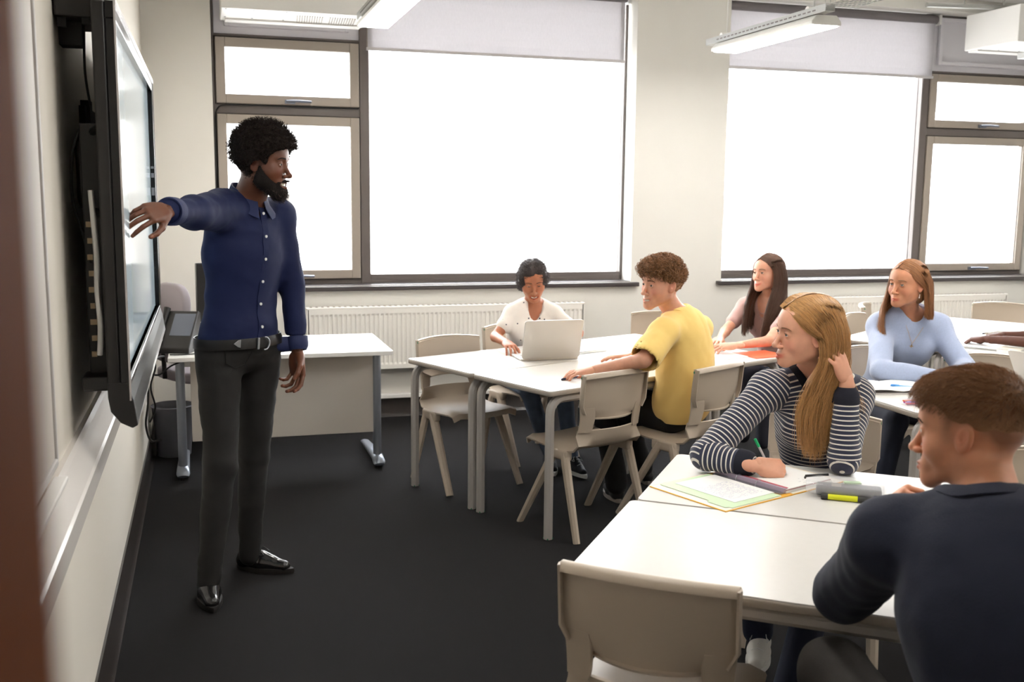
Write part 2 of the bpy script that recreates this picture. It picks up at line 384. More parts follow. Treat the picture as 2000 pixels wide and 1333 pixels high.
# ------------------------------------------------------------------ ceiling units and lamps
def hvac(x0, x1, y0, y1, z0, z1, label):
    r = empty('ventilation_unit', ((x0+x1)/2, (y0+y1)/2, z0), 0, label, 'ventilation unit', 'ventilation units above the casements'); a = (x1-x0)/2; b = (y1-y0)/2; h = z1-z0
    MB().box(-a, -b, 0, a, b, h).build('casing', m_whitem, r, bevel=.006)
    MB().box(-a+.03, b-.12, -.012, a-.02, b-.01, 0.001).build('rear_flange', m_whitem, r, bevel=.004)
    for k0 in (0, 1):
        g = MB()
        for k in range(11): x = -a+.47+k0*.21+k*.016; g.add([(x, -b*.5, -.001), (x+.006, -b*.5, -.001), (x+.026, b*.62, -.001), (x+.02, b*.62, -.001), (x, -b*.5, -.004), (x+.006, -b*.5, -.004), (x+.026, b*.62, -.004), (x+.02, b*.62, -.004)], [(0, 1, 2, 3), (7, 6, 5, 4), (0, 4, 5, 1), (1, 5, 6, 2), (2, 6, 7, 3), (3, 7, 4, 0)])
        g.build('grille', mat('slot_grey', (150, 142, 132), .6), r)
    for sx in (-a+.03, -a+.2, -a+.4, a-.05):
        for sy in (-b+.03, b-.16):
            MB().lathe([(.006, -.003), (.006, .001)], (sx, sy, 0), 8).build('screw', m_metal, r)
    for sx in (-a+.1, a-.1):
        MB().tube([(sx, 0, h-.01), (sx, 0, H-z0+.02)], .008, 8).build('hanger_rod', m_galv, r)
    return r
hvac(.50, 1.44, 6.78, 7.28, 2.745, 3.08, 'white box ventilation unit with slotted underside, hung above the left casement window')
hvac(6.345, 7.3, 6.62, 7.2, 2.82, 3.10, 'white box ventilation unit hung in the far right corner above the casement window')
def lamp(cx, y0, y1, z, label, w2=.085, tray=True):
    r = empty('ceiling_lamp', (cx, (y0+y1)/2, z), 0, label, 'lamp', 'suspended linear lamps'); b = (y1-y0)/2
    # trapezoid housing
    pr = [(-w2-.012, .0), (w2+.012, .0), (w2+.012, .02), (w2-.02, .055), (-w2+.02, .055), (-w2-.012, .02)]
    v = [(x, -b, zz) for x, zz in pr]+[(x, b, zz) for x, zz in pr]; k = 6
    MB().add(v, [(i, (i+1) % k, k+(i+1) % k, k+i) for i in range(k)]+[tuple(range(k)), tuple(range(2*k-1, k-1, -1))]).build('housing', m_lampbody, r, bevel=.004)
    MB().box(-w2, -b+.02, -.005, w2, b-.02, .001).build('diffuser', m_diff, r)
    for yy in (-b*.85, b*.85):
        MB().tube([(-.03, yy, .09), (-.03, yy, H-z+.01)], .005, 6).build('hanger_rod', m_whitem, r)
        MB().tube([(-.075, yy, .09), (.0, yy, .09)], .024, 12).build('clamp', m_whitem, r, smooth=40)
    ch = MB(); ch.box(-.075, -b-.1, .057, -.02, b+.12, .060); ch.box(-.078, -b-.1, .057, -.075, b+.12, .098); ch.box(-.02, -b-.1, .057, -.017, b+.12, .098)
    ch.build('channel', m_galv, r)
    sl = MB()
    for q in range(int(2*b/.05)): sl.box(-.0795, -b+q*.05, .072, -.0778, -b+q*.05+.03, .080)
    tag(sl.build('slot', m_frameD, r), kind='stuff')
    return r
lamp(1.36, 5.08, 6.28, 2.60, 'lit linear lamp at top left, hung in front of the left window')
lamp(3.80, 5.28, 6.50, 2.60, 'lit linear lamp hung in front of the pillar between the two windows')
for k, (x, y) in enumerate(((6.25, 5.1), (1.36, 2.0), (3.8, 1.4), (6.25, 1.6), (3.8, 3.15), (6.25, 3.6))):
    lamp(x, y, y+1.2, 2.6, ('lit linear lamp hung over the right-hand tables', 'lit linear lamp over the aisle by the interactive screen', 'lit linear lamp over the front right tables', 'lit linear lamp over the near right corner', 'middle lit linear lamp of the second row', 'middle lit linear lamp of the right-hand row')[k])
# wire basket tray beside the lamps of the second row
r = empty('cable_tray', (3.93, 4.2, 2.72), 0, 'galvanised wire basket cable tray running along the lamps toward the camera', 'cable tray')
t = MB()
for k in range(8): t.tube([(-.1+k*.028, -1.6, 0), (-.1+k*.028, 1.15, 0)], .0022, 4, cap=False)
for k in range(56): t.tube([(-.1, -1.6+k*.05, .04), (-.1, -1.6+k*.05, 0), (.096, -1.6+k*.05, 0), (.096, -1.6+k*.05, .04)], .002, 4, cap=False)
t.build('wire_mesh', m_galv, r)
for yy in (-1.2, .8): MB().tube([(0, yy, 0), (0, yy, H-2.72+.01)], .005, 6).build('hanger_rod', m_galv, r)
cable('cable', [(.452, 7.47, 1.5), (.452, 7.47, 1.9), (.455, 7.47, 2.12), (.475, 7.468, 2.19), (.53, 7.468, 2.212), (.75, 7.468, 2.216), (1.10, 7.468, 2.216), (1.44, 7.468, 2.216)], .005, 'thin dark cable running round the left casement window frame', m_blackm)
r = empty('conduit', (6.2, 6.9, 3.12), 0, 'grey metal conduit pipe running over the right window under the ceiling', 'pipe')
MB().tube([(-.4, .1, 0), (1.6, -.2, 0)], .02, 8).build('pipe', m_galv, r, smooth=40)
for k in (0, 1.2): MB().tube([(k-.1, .04-k*.15, 0), (k-.1, .04-k*.15, H-3.12+.01)], .005, 6).build('hanger_rod', m_galv, r)
# ------------------------------------------------------------------ pale building outside
bm_ = mat('render_white', (240, 238, 234), .9); bg_ = mat('far_glass', (110, 105, 100), .9, spec=.1)
r = empty('building', (5.5, 24, -3), 0, 'pale washed-out building with rows of windows seen outside through the glass', 'building')
MB().box(-16, 0, 0, 16, 6, 11).build('wall', bm_, r)
MB().box(-16.3, -.3, 11, 16.3, 6.3, 11.3).build('roof', bm_, r)
proto = None
for i in range(9):
    for j in range(3):
        x = -14+i*3.4; z = .9+j*3.0
        if proto is None:
            proto = MB().box(0, -.06, 0, 1.5, .02, .75).build('window', bm_, r); pn = MB().box(.08, -.07, .08, 1.42, -.05, .68).build('pane', bg_, proto); proto.location = (x, 0, z)
        else:
            o = copy_tree(proto, r); o.location = (x, 0, z)
struct('ground', MB().box(-40, D+.6, -3.2, 50, 60, -3), mat('paving', (190, 188, 184), .9))
# ================================================================== furniture
m_top = mat('table_laminate', (216, 213, 208), .32, var=.01, vscale=40)
m_edge = mat('table_edge', (168, 158, 146), .45)
m_leg = mat('table_leg_paint', (170, 164, 158), .4)
m_green = mat('green_plug', (20, 120, 80), .5)
m_seat = mat('taupe_chair_plastic', (186, 171, 153), .42, bump=.12, bscale=900)
m_desk = mat('desk_white', (236, 234, 230), .3)
m_deskl = mat('desk_silver', (150, 156, 166), .35, metal=.6)

def arc_path(p):
    return p
def table(loc, rz, label, w=1.2, d=.6, h=.72, group='white school tables'):
    """origin at a corner on the floor; x along the long side, y toward the camera (negative)"""
    c = Vector((w/2, -d/2, 0)); c.rotate(mathutils.Euler((0, 0, rz)))
    r = empty('school_table', (loc[0]+c.x, loc[1]+c.y, 0), rz, label, 'table', group)
    tp = MB().prism(rrect(w-.010, d-.010, .02, 4), h-.004, h); tp.build('table_top', m_top, r)
    MB().prism(rrect(w-.004, d-.004, .024, 4), h-.026, h-.003).build('edge_band', m_edge, r, bevel=.005, smooth=50)
    for sy in (-1, 1):
        y = sy*(d/2-.035)
        for sx in (-1, 1):
            pts = [(sx*(w/2-.035), y, .0), (sx*(w/2-.035), y, h-.12)]
            for k in range(1, 7):
                a = pi/2*k/6; pts.append((sx*(w/2-.035-.07*(1-cos(a))), y, h-.115+.07*sin(a)))
            pts.append((0, y, h-.045))
            MB().tube(pts, .0225, 8, ang0=pi/8).build('leg', m_leg, r, smooth=30)
            MB().box(sx*(w/2-.035)-.017, y-.017, -.0, sx*(w/2-.035)+.017, y+.017, .006).build('foot_plug', m_green, r)
    return r
def corner(o, rot, s, t):
    a = R_(rot); return (o[0]+s*cos(a)+t*sin(a), o[1]+s*sin(a)-t*cos(a))
G1 = (1.405, 5.51); G2 = (1.94, 3.215)
table(corner(G1, 22.5, 0, 0), R_(22.5), 'white table with the silver laptop on it, nearer the window')
table(corner(G1, 22.5, 0, .603), R_(22.5), 'white table in front of the laptop table, where the yellow T-shirt boy sits')
table(corner(G1, 22.5, 1.203, 1.2), R_(112.5), 'white table set crosswise between yellow T-shirt boy and long dark brown haired girl')
table(corner(G2, -37.5, 0, 0), R_(-37.5), 'white table with the yellow ring binder, in front of the girl in the striped jumper')
table(corner(G2, -37.5, -.015, .603), R_(-37.5), 'bare white table nearest the camera, with an empty chair pushed to it', d=.635)
table(corner(G2, -37.5, 1.203, 1.2), R_(52.5), 'white table at the right edge, set crosswise to the near tables')
table((3.235, 4.19), R_(0), 'white table with open exercise book and pen case before the pale blue jumper girl')
table(corner((4.26, 5.70), 33.5, 0, .603), R_(33.5), 'white table on which the dark-skinned arms lie at the right edge')
table(corner((4.26, 5.70), 33.5, 0, 0), R_(33.5), 'white table nearest the right radiator, behind the pale blue jumper girl')
table(corner((4.26, 5.70), 33.5, 1.203, 1.2), R_(123.5), 'white table at the far right end of the back tables')

def chair_master():
    r = empty('school_chair', (0, 0, 0))
    # seat + upswept back lip; +y is forward
    prof = [(.205, .405, .195), (.198, .432, .205), (.17, .438, .212), (.08, .432, .215), (-.02, .424, .215), (-.10, .424, .212), (-.155, .434, .208), (-.19, .458, .202), (-.207, .50, .196), (-.214, .53, .192)]
    nu = 11; G = []
    for (y, z, hw) in prof:
        row = []
        for j in range(nu):
            u = -1+2*j/(nu-1); dz = (.014*u*u if z < .45 else 0) - (.02*max(0, abs(u)-.8)/.2 if z < .44 else 0)
            yy = y + (.05*u*u if z > .45 else .0)*min(1, (z-.45)/.05 if z > .45 else 0)
            row.append((u*hw, yy, z+dz))
        G.append(row)
    MB().shell(G, .009).build('seat', m_seat, r, smooth=50)
    # backrest panel with chamfered lower corners
    G = []
    for (z, hw, cut) in ((.588, .13, 0), (.61, .175, 0), (.632, .196, 0), (.68, .204, 0), (.73, .204, 0), (.775, .202, 0), (.79, .200, 0)):
        row = []
        for j in range(nu):
            u = -1+2*j/(nu-1); row.append((u*hw, -.222-.10*(z-.55)+.045*u*u+(.006 if z > .78 else 0), z+.012*(1-u*u)*(1 if z > .77 else 0)))
        G.append(row)
    MB().shell(G, .008).build('backrest', m_seat, r, smooth=50)
    # rolled rim (top and sides) flaring backwards
    top = []
    for j in range(nu):
        u = -1+2*j/(nu-1); top.append((u*.201, -.246+.045*u*u, .792+.012*(1-u*u)))
    rim = MB().shell([[(x, y+.004, z+.004) for x, y, z in top], [(x, y-.008, z+.006) for x, y, z in top], [(x, y-.020, z+.001) for x, y, z in top], [(x, y-.024, z-.012) for x, y, z in top]], .006)
    for s in (-1, 1):
        side = [(s*(.2 if z > .64 else .18), -.222-.10*(z-.55)+.045, z) for z in (.612, .65, .70, .75, .797)]
        rim.shell([[(x, y+.002, z) for x, y, z in side], [(x+s*.004, y-.012, z) for x, y, z in side], [(x+s*.001, y-.028, z) for x, y, z in side]], .006)
    low = []
    for j in range(nu):
        u = -1+2*j/(nu-1); low.append((u*.13, -.226+.045*u*u, .588))
    rim.shell([[(x, y+.003, z) for x, y, z in low], [(x, y-.014, z-.004) for x, y, z in low]], .006)
    rim.build('rim', m_seat, r, smooth=50)
    for s in (-1, 1):
        # uprights framing the slot
        G = []
        for (z, a, b, y) in ((.52, .135, .193, -.214), (.55, .128, .192, -.219), (.58, .125, .192, -.224), (.61, .125, .194, -.228), (.64, .13, .197, -.231)):
            G.append([(s*(a+(b-a)*k/3), y+.05*((a+(b-a)*k/3)/.2)**2-.002, z) for k in range(4)])
        MB().shell(G, .010).build('upright', m_seat, r, smooth=50)
        # A-frame legs
        ap = (s*.2, -.05, .415)
        MB().box(s*.2-.02, -.12, .372, s*.2+.022, .03, .425).build('leg_bracket', m_seat, r, bevel=.012, seg=3, smooth=50)
        for (fy, ty, py) in ((.215, .225, -.02), (-.215, -.235, -.09)):
            pts = [(s*.203, py, .41), (s*.208, py+(fy-py)*.12, .36), (s*.2275, fy, .0)]
            MB().tube(pts, [(.020, .026), (.021, .026), (.015, .021)], 8, ang0=pi/8).build('leg', m_seat, r, smooth=30)
        MB().tube([(s*.199+s*.002, -.205, .785), (s*.199+s*.006, -.205, .785)], .007, 10).build('rim_plug', m_green, r)
    return r
chair0 = chair_master(); used = [False]
def chair(x, y, fx, fy, label, group='taupe plastic school chairs'):
    rz = math.atan2(fy, fx)-pi/2
    c = chair0 if not used[0] else copy_tree(chair0)
    used[0] = True
    c.location = (x, y, 0); c.rotation_euler = (0, 0, rz)
    return tag(c, label, 'chair', group)
chair(1.75, 5.51, .28, -.96, 'empty taupe chair at the far left end of the laptop table, facing the camera')
chair(2.125, 4.62, -.36, .93, 'empty taupe chair under the bare forearm of the yellow T-shirt boy')
chair(2.67, 4.66, -.49, .87, 'taupe chair on which the boy in the yellow T-shirt sits')
chair(1.405, 2.135, .63, .77, 'empty taupe chair at the bottom edge, nearest the camera, pushed to the bare table')
chair(2.27, 5.99, .30, -.95, 'chair of the girl in the white dotted blouse, at the laptop table')
chair(3.86, 5.76, -.95, -.32, 'chair of the girl with long dark brown hair')
chair(2.49, 3.17, -.609, -.793, 'chair under the girl in the navy and white striped jumper')
chair(3.88, 4.61, .35, -.93, 'chair of the girl in the pale blue jumper')
chair(1.70, 1.25, .609, .793, 'chair of the dark-haired boy in the navy sweatshirt, at the bottom edge')
chair(4.25, 4.22, -.1, -.99, 'empty taupe chair just right of the pale blue jumper girl, at her table')
chair(5.46, 6.70, .75, -.66, 'light taupe chair turned sideways by the right radiator, left of the pale blue jumper')
chair(6.32, 6.50, -.5, -.86, 'taupe chair at the far side of the back tables, before the right radiator')
chair(4.885, 6.06, .55, -.83, 'shaded taupe chair at the left end of the back tables')
chair(2.93, 2.45, -.609, -.793, 'empty taupe chair behind the neck of the dark-haired boy, at the right edge')
chair(5.22, 4.72, -.3, .95, 'chair of the person whose dark-skinned arms lie on the back table')
chair(3.36, 6.42, -.38, -.92, 'chair back just behind the shoulder of the yellow T-shirt boy, by the window wall')

# ------------------------------------------------------------------ teacher's desk
r = empty('teacher_desk', (.76, 6.12, 0), 0, 'white teacher desk with silver cantilever legs, behind the teacher, under the left window', 'desk')
MB().box(-.61, -.385, .705, .615, .38, .73).build('desk_top', m_desk, r, bevel=.003)
MB().box(-.50, -.16, .21, .55, -.142, .70).build('modesty_panel', mat('panel_cream', (214, 206, 196), .5), r, bevel=.002)
MB().box(-.55, -.15, .64, .56, .32, .70).build('under_frame', m_desk, r, bevel=.004)
MB().lathe([(.03, .73), (.033, .7315), (.02, .732)], (.47, -.27, 0), 20).build('cable_port', m_galv, r)
for s in (-1, 1):
    x = s*.555
    MB().tube([(x, -.15, .06), (x, -.15, .70)], [(.025, .035)]*2, 14).build('leg', m_deskl, r, smooth=40)
    f = MB()
    f.tube([(x, -.235, .028), (x, -.22, .04), (x, -.15, .055), (x, .1, .045), (x, .36, .03)], [(.012, .03), (.024, .038), (.03, .036), (.022, .032), (.012, .028)], 12)
    f.build('foot', m_deskl, r, smooth=50)
    MB().lathe([(.02, 0), (.02, .02)], (x, -.2, 0), 10).build('foot_pad', m_blackm, r)
# monitor, phone, papers, office chair, bin, cables
r = empty('monitor', (.36, 6.36, .73), R_(15), 'dark flat monitor standing on the teacher desk, mostly hidden behind the teacher', 'monitor')
MB().box(-.06, -.02, .12, .42, .015, .47).build('display', m_black, r, bevel=.005)
MB().tube([(.15, .03, 0.01), (.15, .03, .2)], .018, 10).build('stand', m_black, r)
MB().prism([(.05, -.07), (.25, -.07), (.25, .11), (.05, .11)], 0, .012).build('base', m_black, r, bevel=.003)
r = empty('desk_phone', (.195, 5.98, .73), R_(-20), 'black desk phone with a tilted face, on the left end of the teacher desk', 'phone')
v = [(-.10, -.09, 0), (.10, -.09, 0), (.10, .11, 0), (-.10, .11, 0), (-.10, -.09, .03), (.10, -.09, .03), (.10, .08, .22), (-.10, .08, .22), (.10, .11, .21), (-.10, .11, .21)]
MB().add(v, [(3, 2, 1, 0), (0, 1, 5, 4), (4, 5, 6, 7), (7, 6, 8, 9), (3, 9, 8, 2), (0, 4, 7, 9, 3), (1, 2, 8, 6, 5)]).build('body', m_black, r, bevel=.006)
MB().box(-.03, .0, .0, .09, .15, .006).build('screen', mat('phone_grey', (90, 96, 108), .2), r, loc=(0, -.03, .09), rot=(R_(48), 0, 0))
h = MB().tube([(-.075, -.07, .07), (-.078, -.03, .115), (-.078, .03, .18), (-.075, .065, .235)], [(.02, .02), (.014, .014), (.014, .014), (.02, .02)], 10); h.build('handset', m_black, r, smooth=50)
r = empty('office_chair', (.31, 6.84, 0), R_(-60), 'grey upholstered office chair with rounded back, behind the teacher desk', 'chair')
m_up = mat('grey_upholstery', (150, 142, 146), .9, bump=.3, bscale=600)
bk = MB().prism([(p[0], p[1]) for p in rrect(.40, .50, .14, 6)], -.03, .03); bo = bk.build('backrest', m_up, r, bevel=.018, seg=3, smooth=60, loc=(0, -.2, .80), rot=(R_(84), 0, 0))
MB().prism(rrect(.46, .44, .1, 5), .43, .50).build('seat', m_up, r, bevel=.02, seg=3, smooth=60)
MB().tube([(0, -.25, .45), (0, -.26, .85)], .015, 8).build('back_bar', m_black, r)
MB().tube([(0, 0, .08), (0, 0, .44)], .025, 12).build('column', m_black, r)
for k in range(5):
    a = 2*pi*k/5; MB().tube([(0, 0, .10), (.26*cos(a), .26*sin(a), .06)], [(.02, .02), (.013, .016)], 8).build('leg', m_black, r)
    MB().tube([(.26*cos(a)-.01, .26*sin(a), .03), (.26*cos(a)+.01, .26*sin(a), .03)], .028, 12).build('castor', m_black, r)
r = empty('waste_bin', (.14, 6.55, 0), 0, 'grey round waste bin on the floor under the left end of the teacher desk', 'bin')
MB().lathe([(.10, 0.0), (.125, .30), (.132, .31), (.125, .315), (.117, .30), (.095, .01)], n=24).build('body', mat('bin_grey', (110, 110, 116), .5), r, smooth=50)
cable('cable', [(.13, 5.78, .735), (.10, 5.70, .74), (.06, 5.66, .70), (.045, 5.68, .5), (.03, 5.68, .38), (.05, 5.74, .28), (.10, 5.8, .27)], .006, 'thick black cable drooping in a big loop off the left end of the teacher desk')
cable('cable', [(.03, 5.55, .80), (.06, 5.62, .78), (.09, 5.68, .70), (.06, 5.72, .58), (.075, 5.8, .45), (.04, 5.9, .35)], .005, 'black cable running from the wall trunking down beside the teacher desk')
cable('cable', [(.16, 5.82, .736), (.22, 5.80, .737), (.30, 5.83, .736), (.36, 5.88, .736)], .0035, 'black phone lead lying on the left end of the teacher desk')
cable('cable', [(.09, 5.70, .72), (.05, 5.75, .66), (.10, 5.80, .63), (.16, 5.9, .66), (.25, 5.95, .69)], .005, 'black cable tucked under the left end of the teacher desk top')
tag(MB().box(-.04, -.02, 0, .04, .02, .03).build('socket_adapter', m_whitep, bevel=.004, loc=(.065, 5.58, .79), rot=(.3, .4, .3)), 'white plug adapter hanging beside the teacher desk', 'plug')

# ------------------------------------------------------------------ things on the tables
m_paper = mat('white_paper', (244, 243, 240), .7)
def ink_lines(mb, x0, x1, y0, y1, z, rows, seed, dens=.85, h=.0035, dy=.0075):
    rs = random.Random(seed)
    for k in range(rows):
        y = y1-dy*k-.004
        if y < y0: break
        x = x0+rs.random()*.01
        while x < x1-.004:
            w = .003+rs.random()*.012
            if rs.random() < dens:
                # a scribbled word: little zigzag ribbon
                n = max(2, int(w/.0022)); top = []; bot = []
                for q in range(n+1):
                    xx = x+w*q/n; yy = y+(h*.5 if q % 2 else -h*.35)*(.6+.6*rs.random())
                    top.append((xx, yy+.0005, z)); bot.append((xx, yy-.0005, z))
                i0 = len(mb.v); mb.v += top+bot; m = n+1
                for q in range(n): mb.f.append((i0+q, i0+m+q, i0+m+q+1, i0+q+1)); mb.m.append(0)
            x += w+.003+(.02 if rs.random() < .12 else 0)
    return mb
m_ink = mat('blue_ink', (90, 90, 170), .7)
m_ink2 = mat('dark_ink', (50, 60, 110), .7)
# laptop
m_alu = mat('laptop_aluminium', (205, 200, 194), .32, metal=.55)
def laptop(x, y, rz, ang, label, w=.335, d=.225):
    r = empty('laptop', (x, y, .72), rz, label, 'laptop')
    b = MB().prism(rrect(w, d, .014, 4), .002, .014); b.build('base', m_alu, r, bevel=.002, seg=1, loc=(0, d/2, 0))
    kb = MB()
    for i in range(5):
        for j in range(13): kb.box(-w/2+.03+j*.0212, d*.42-.0+ -i*.019+.028, .014, -w/2+.03+j*.0212+.0175, d*.42-i*.019+.043, .0152)
    tag(kb.build('keyboard', m_black, r, loc=(0, -.02, 0)), kind='stuff')
    MB().box(-.05, d-.09, .0141, .05, d-.015, .0146).build('touchpad', m_galv, r)
    lid = MB().prism(rrect(w, d, .014, 4), -.0035, .0035)
    # lid leans away from the user, i.e. toward -y
    lo = lid.build('lid', m_alu, r, bevel=.0015, seg=1)
    a = R_(ang); lo.rotation_euler = (a, 0, 0); lo.location = (0, -.004+d/2*cos(a), .014+d/2*sin(a))
    sc = MB().box(-w/2+.008, -d/2+.012, -.0042, w/2-.008, d/2-.008, -.0034); so = sc.build('display', mat('laptop_display', (150, 165, 190), .2, emis=.8), lo)
    MB().tube([(-w/2+.05, 0, .012), (w/2-.05, 0, .012)], .005, 8).build('hinge', m_alu, r)
    return r
laptop(2.165, 5.275, R_(0), 106, 'silver laptop open on the left table, its blank lid toward the camera')
laptop(4.22, 3.86, R_(-68), 128, 'grey laptop open at the right edge on the pale blue jumper girl\'s table')
def paper_stack(x, y, z, rz, w, d, n, label, m=None, name='paper_stack'):
    r = empty(name, (x, y, z), rz, label, 'papers'); rs = random.Random(int(x*1000))
    for k in range(n):
        o = MB().box(-w/2, -d/2, 0, w/2, d/2, .0028).build('sheet', m or m_paper, r); o.location = (rs.uniform(-.012, .012), rs.uniform(-.01, .01), .0032*k+.0003); o.rotation_euler = (0, 0, rs.uniform(-.08, .08))
    return r
paper_stack(2.45, 5.62, .72, .3, .21, .29, 4, 'small pile of loose papers just right of the silver laptop')
# open exercise book, orange folder in front of dark brown-haired girl
r = empty('exercise_book', (3.23, 5.21, .72), R_(22), 'open exercise book with white pages before the dark brown-haired girl', 'book')
MB().box(-.15, -.1, 0, .15, .1, .004).build('page_block', m_paper, r, bevel=.001)
r = empty('folder', (3.42, 5.19, .72), R_(8), 'bright orange folder under the forearm of the dark brown-haired girl', 'folder')
MB().box(-.12, -.11, 0, .12, .11, .003).build('cover', mat('orange_card', (242, 108, 68), .5), r); MB().box(-.12, -.11, .003, .12, .11, .0045).build('flap', mat('orange_card', (242, 108, 68), .5), r, rot=(0, 0, .03))
def pen(x, y, z, rz, rgb, cap, label, L=.145, rot=None, rad=.0045, name='pen', clear=False):
    r = empty(name, (x, y, z), rz, label, 'pen')
    mb = MB().tube([(-L/2, 0, 0), (L/2-.02, 0, 0)], rad, 8); mb.build('barrel', mat('pen_%s' % str(rgb), rgb, .3), r, smooth=40)
    MB().tube([(L/2-.02, 0, 0), (L/2, 0, 0)], [rad, .001], 8).build('tip', m_galv, r, smooth=40)
    MB().tube([(-L/2-.004, 0, 0), (-L/2+.018, 0, 0)], rad*1.15, 8).build('cap', mat('pencap_%s' % str(cap), cap, .3), r, smooth=40)
    MB().box(-L/2, -.0015, rad, -L/2+.035, .0015, rad+.002).build('clip', mat('pencap_%s' % str(cap), cap, .3), r)
    if rot: r.rotation_euler = rot
    return r
pen(2.085, 4.70, .7255, .5, (30, 40, 70), (30, 40, 70), 'dark pen on the table under the yellow T-shirt boy\'s hand')
pen(2.92, 5.66, .726, -.9, (170, 215, 225), (120, 200, 205), 'pale turquoise highlighter on the crosswise table behind the yellow sleeve', L=.13, rad=.006)
# ring binder, open, with pages
def binder():
    r = empty('ring_binder', (1.985, 2.785, .72), R_(-56), 'yellow-edged ring binder lying open with notes under the striped-jumper girl\'s hand', 'binder')
    my = mat('yellow_cover', (238, 178, 60), .4)
    W_, D_ = .26, .315
    for s in (-1, 1):
        o = MB().box(0 if s > 0 else -W_, -D_/2, 0, W_ if s > 0 else 0, D_/2, .0028).build('cover', my, r, bevel=.001); o.location = (s*.02, 0, .0)
        MB().box((.006 if s > 0 else -W_+.004), -D_/2+.004, .0028, (W_-.004 if s > 0 else -.006), D_/2-.004, .0034).build('lining', mat('cream_lining', (242, 238, 226), .6), r, loc=(s*.02, 0, 0))
    MB().box(-.02, -D_/2, 0, .02, D_/2, .0028).build('spine', my, r)
    MB().box(-.016, -D_/2+.02, .003, .016, D_/2-.02, .006).build('ring_plate', m_metal, r)
    g = MB().box(.025, -.145, .0045, .245, .150, .0058); g.add([(.245, .06, .0045), (.258, .065, .0045), (.258, .135, .0045), (.245, .14, .0045), (.245, .06, .0058), (.258, .065, .0058), (.258, .135, .0058), (.245, .14, .0058)], [(3, 2, 1, 0), (4, 5, 6, 7), (0, 1, 5, 4), (1, 2, 6, 5), (2, 3, 7, 6)])
    g.build('divider', mat('pale_green_card', (205, 226, 190), .6), r)
    p = MB().box(.02, -.125, .0062, .20, .12, .0070).build('note_sheet', m_paper, r)
    ink_lines(MB(), .04, .185, -.1, .095, .0003, 19, 3).build('handwriting', m_ink, p, loc=(0, 0, .0070))
    for k in range(5):
        MB().box(-.235+.003*k, -.148+.001*k, .004+k*.0028, -.008, .142, .0064+k*.0028).build('page', m_paper if k != 3 else mat('plum_edge', (176, 120, 130), .6), r)
    ink_lines(MB(), -.215, -.10, .02, .13, .0185, 6, 9, .35).build('handwriting', m_ink2, r)
    MB().box(-.018, -.145, .004, -.003, .140, .0195).build('page_edges', mat('lilac_edges', (176, 160, 176), .6), r, bevel=.002)
    MB().box(-.02, -.145, .0196, -.010, .140, .0202).build('red_strip', mat('red_margin', (186, 82, 96), .6), r)
    for yy in (-.04, .04):
        pts = [(.016*cos(a)*1.0, yy, .006+.018*sin(a)) for a in np.linspace(0, pi, 9)]
        MB().tube(pts, .0014, 6).build('ring', m_metal, r, smooth=50)
    return r
bd = binder(); bd.rotation_euler = (0, 0, R_(199.8)); bd.location = (1.988, 2.797, .72)
# clear pencil case
def pencil_case():
    r = empty('pencil_case', (2.205, 2.60, .72), R_(-33), 'clear plastic pencil case with grey insides and yellow-banded highlighter beside the ring binder', 'pencil case')
    mc = mat('clear_vinyl', (235, 235, 240), .12, alpha=.14, spec=.9)
    G = []
    for i, x in enumerate(np.linspace(-.115, .115, 12)):
        row = []; t = abs(x)/.115; s = 1-.25*t**4
        for k in range(17):
            a = 2*pi*k/16; row.append((x, .047*s*cos(a)+.002*sin(x*150), .031+.030*s*sin(a)*(1 if sin(a) > 0 else .97)+.0015*sin(x*210+a*3)))
        G.append(row)
    MB().shell(G, .0008).build('vinyl_pouch', mc, r, smooth=80)
    MB().box(-.085, -.03, .006, .105, .03, .036).build('inner_tin', mat('grey_tin', (118, 118, 120), .4), r, bevel=.008, seg=3, smooth=40)
    MB().box(-.04, -.022, .0365, -.012, .012, .0372).build('sticker', mat('pale_sticker', (176, 168, 158), .6), r)
    MB().tube([(-.118, .02, .045), (-.118, -.0, .056), (-.05, .03, .058)], .004, 6).build('zip', m_blackm, r)
    o = MB().tube([(-.07, 0, 0), (.075, 0, 0)], .0085, 10); o = o.build('highlighter', mat('marker_dark', (60, 60, 58), .3), r, smooth=40, loc=(.0, -.046, .0095))
    MB().tube([(-.05, 0, 0), (.035, 0, 0)], .0088, 10).build('yellow_band', mat('yellow_band', (222, 226, 40), .35), o, smooth=40)
    MB().box(0, .01, .038, .05, .03, .0425).build('eraser', mat('eraser_green', (170, 205, 150), .5), r, rot=(0, 0, .2))
    return r
pencil_case()
r = empty('worksheet', (2.40, 2.56, .72), R_(-50), 'white worksheet with blue writing between the pencil case and the navy-sleeved boy', 'papers')
MB().box(-.105, -.148, .0002, .105, .148, .0012).build('sheet', m_paper, r)
ink_lines(MB(), -.09, .09, -.13, .03, .0014, 12, 5, .9, h=.006, dy=.013).build('handwriting', mat('bright_blue_ink', (60, 100, 190), .6), r)
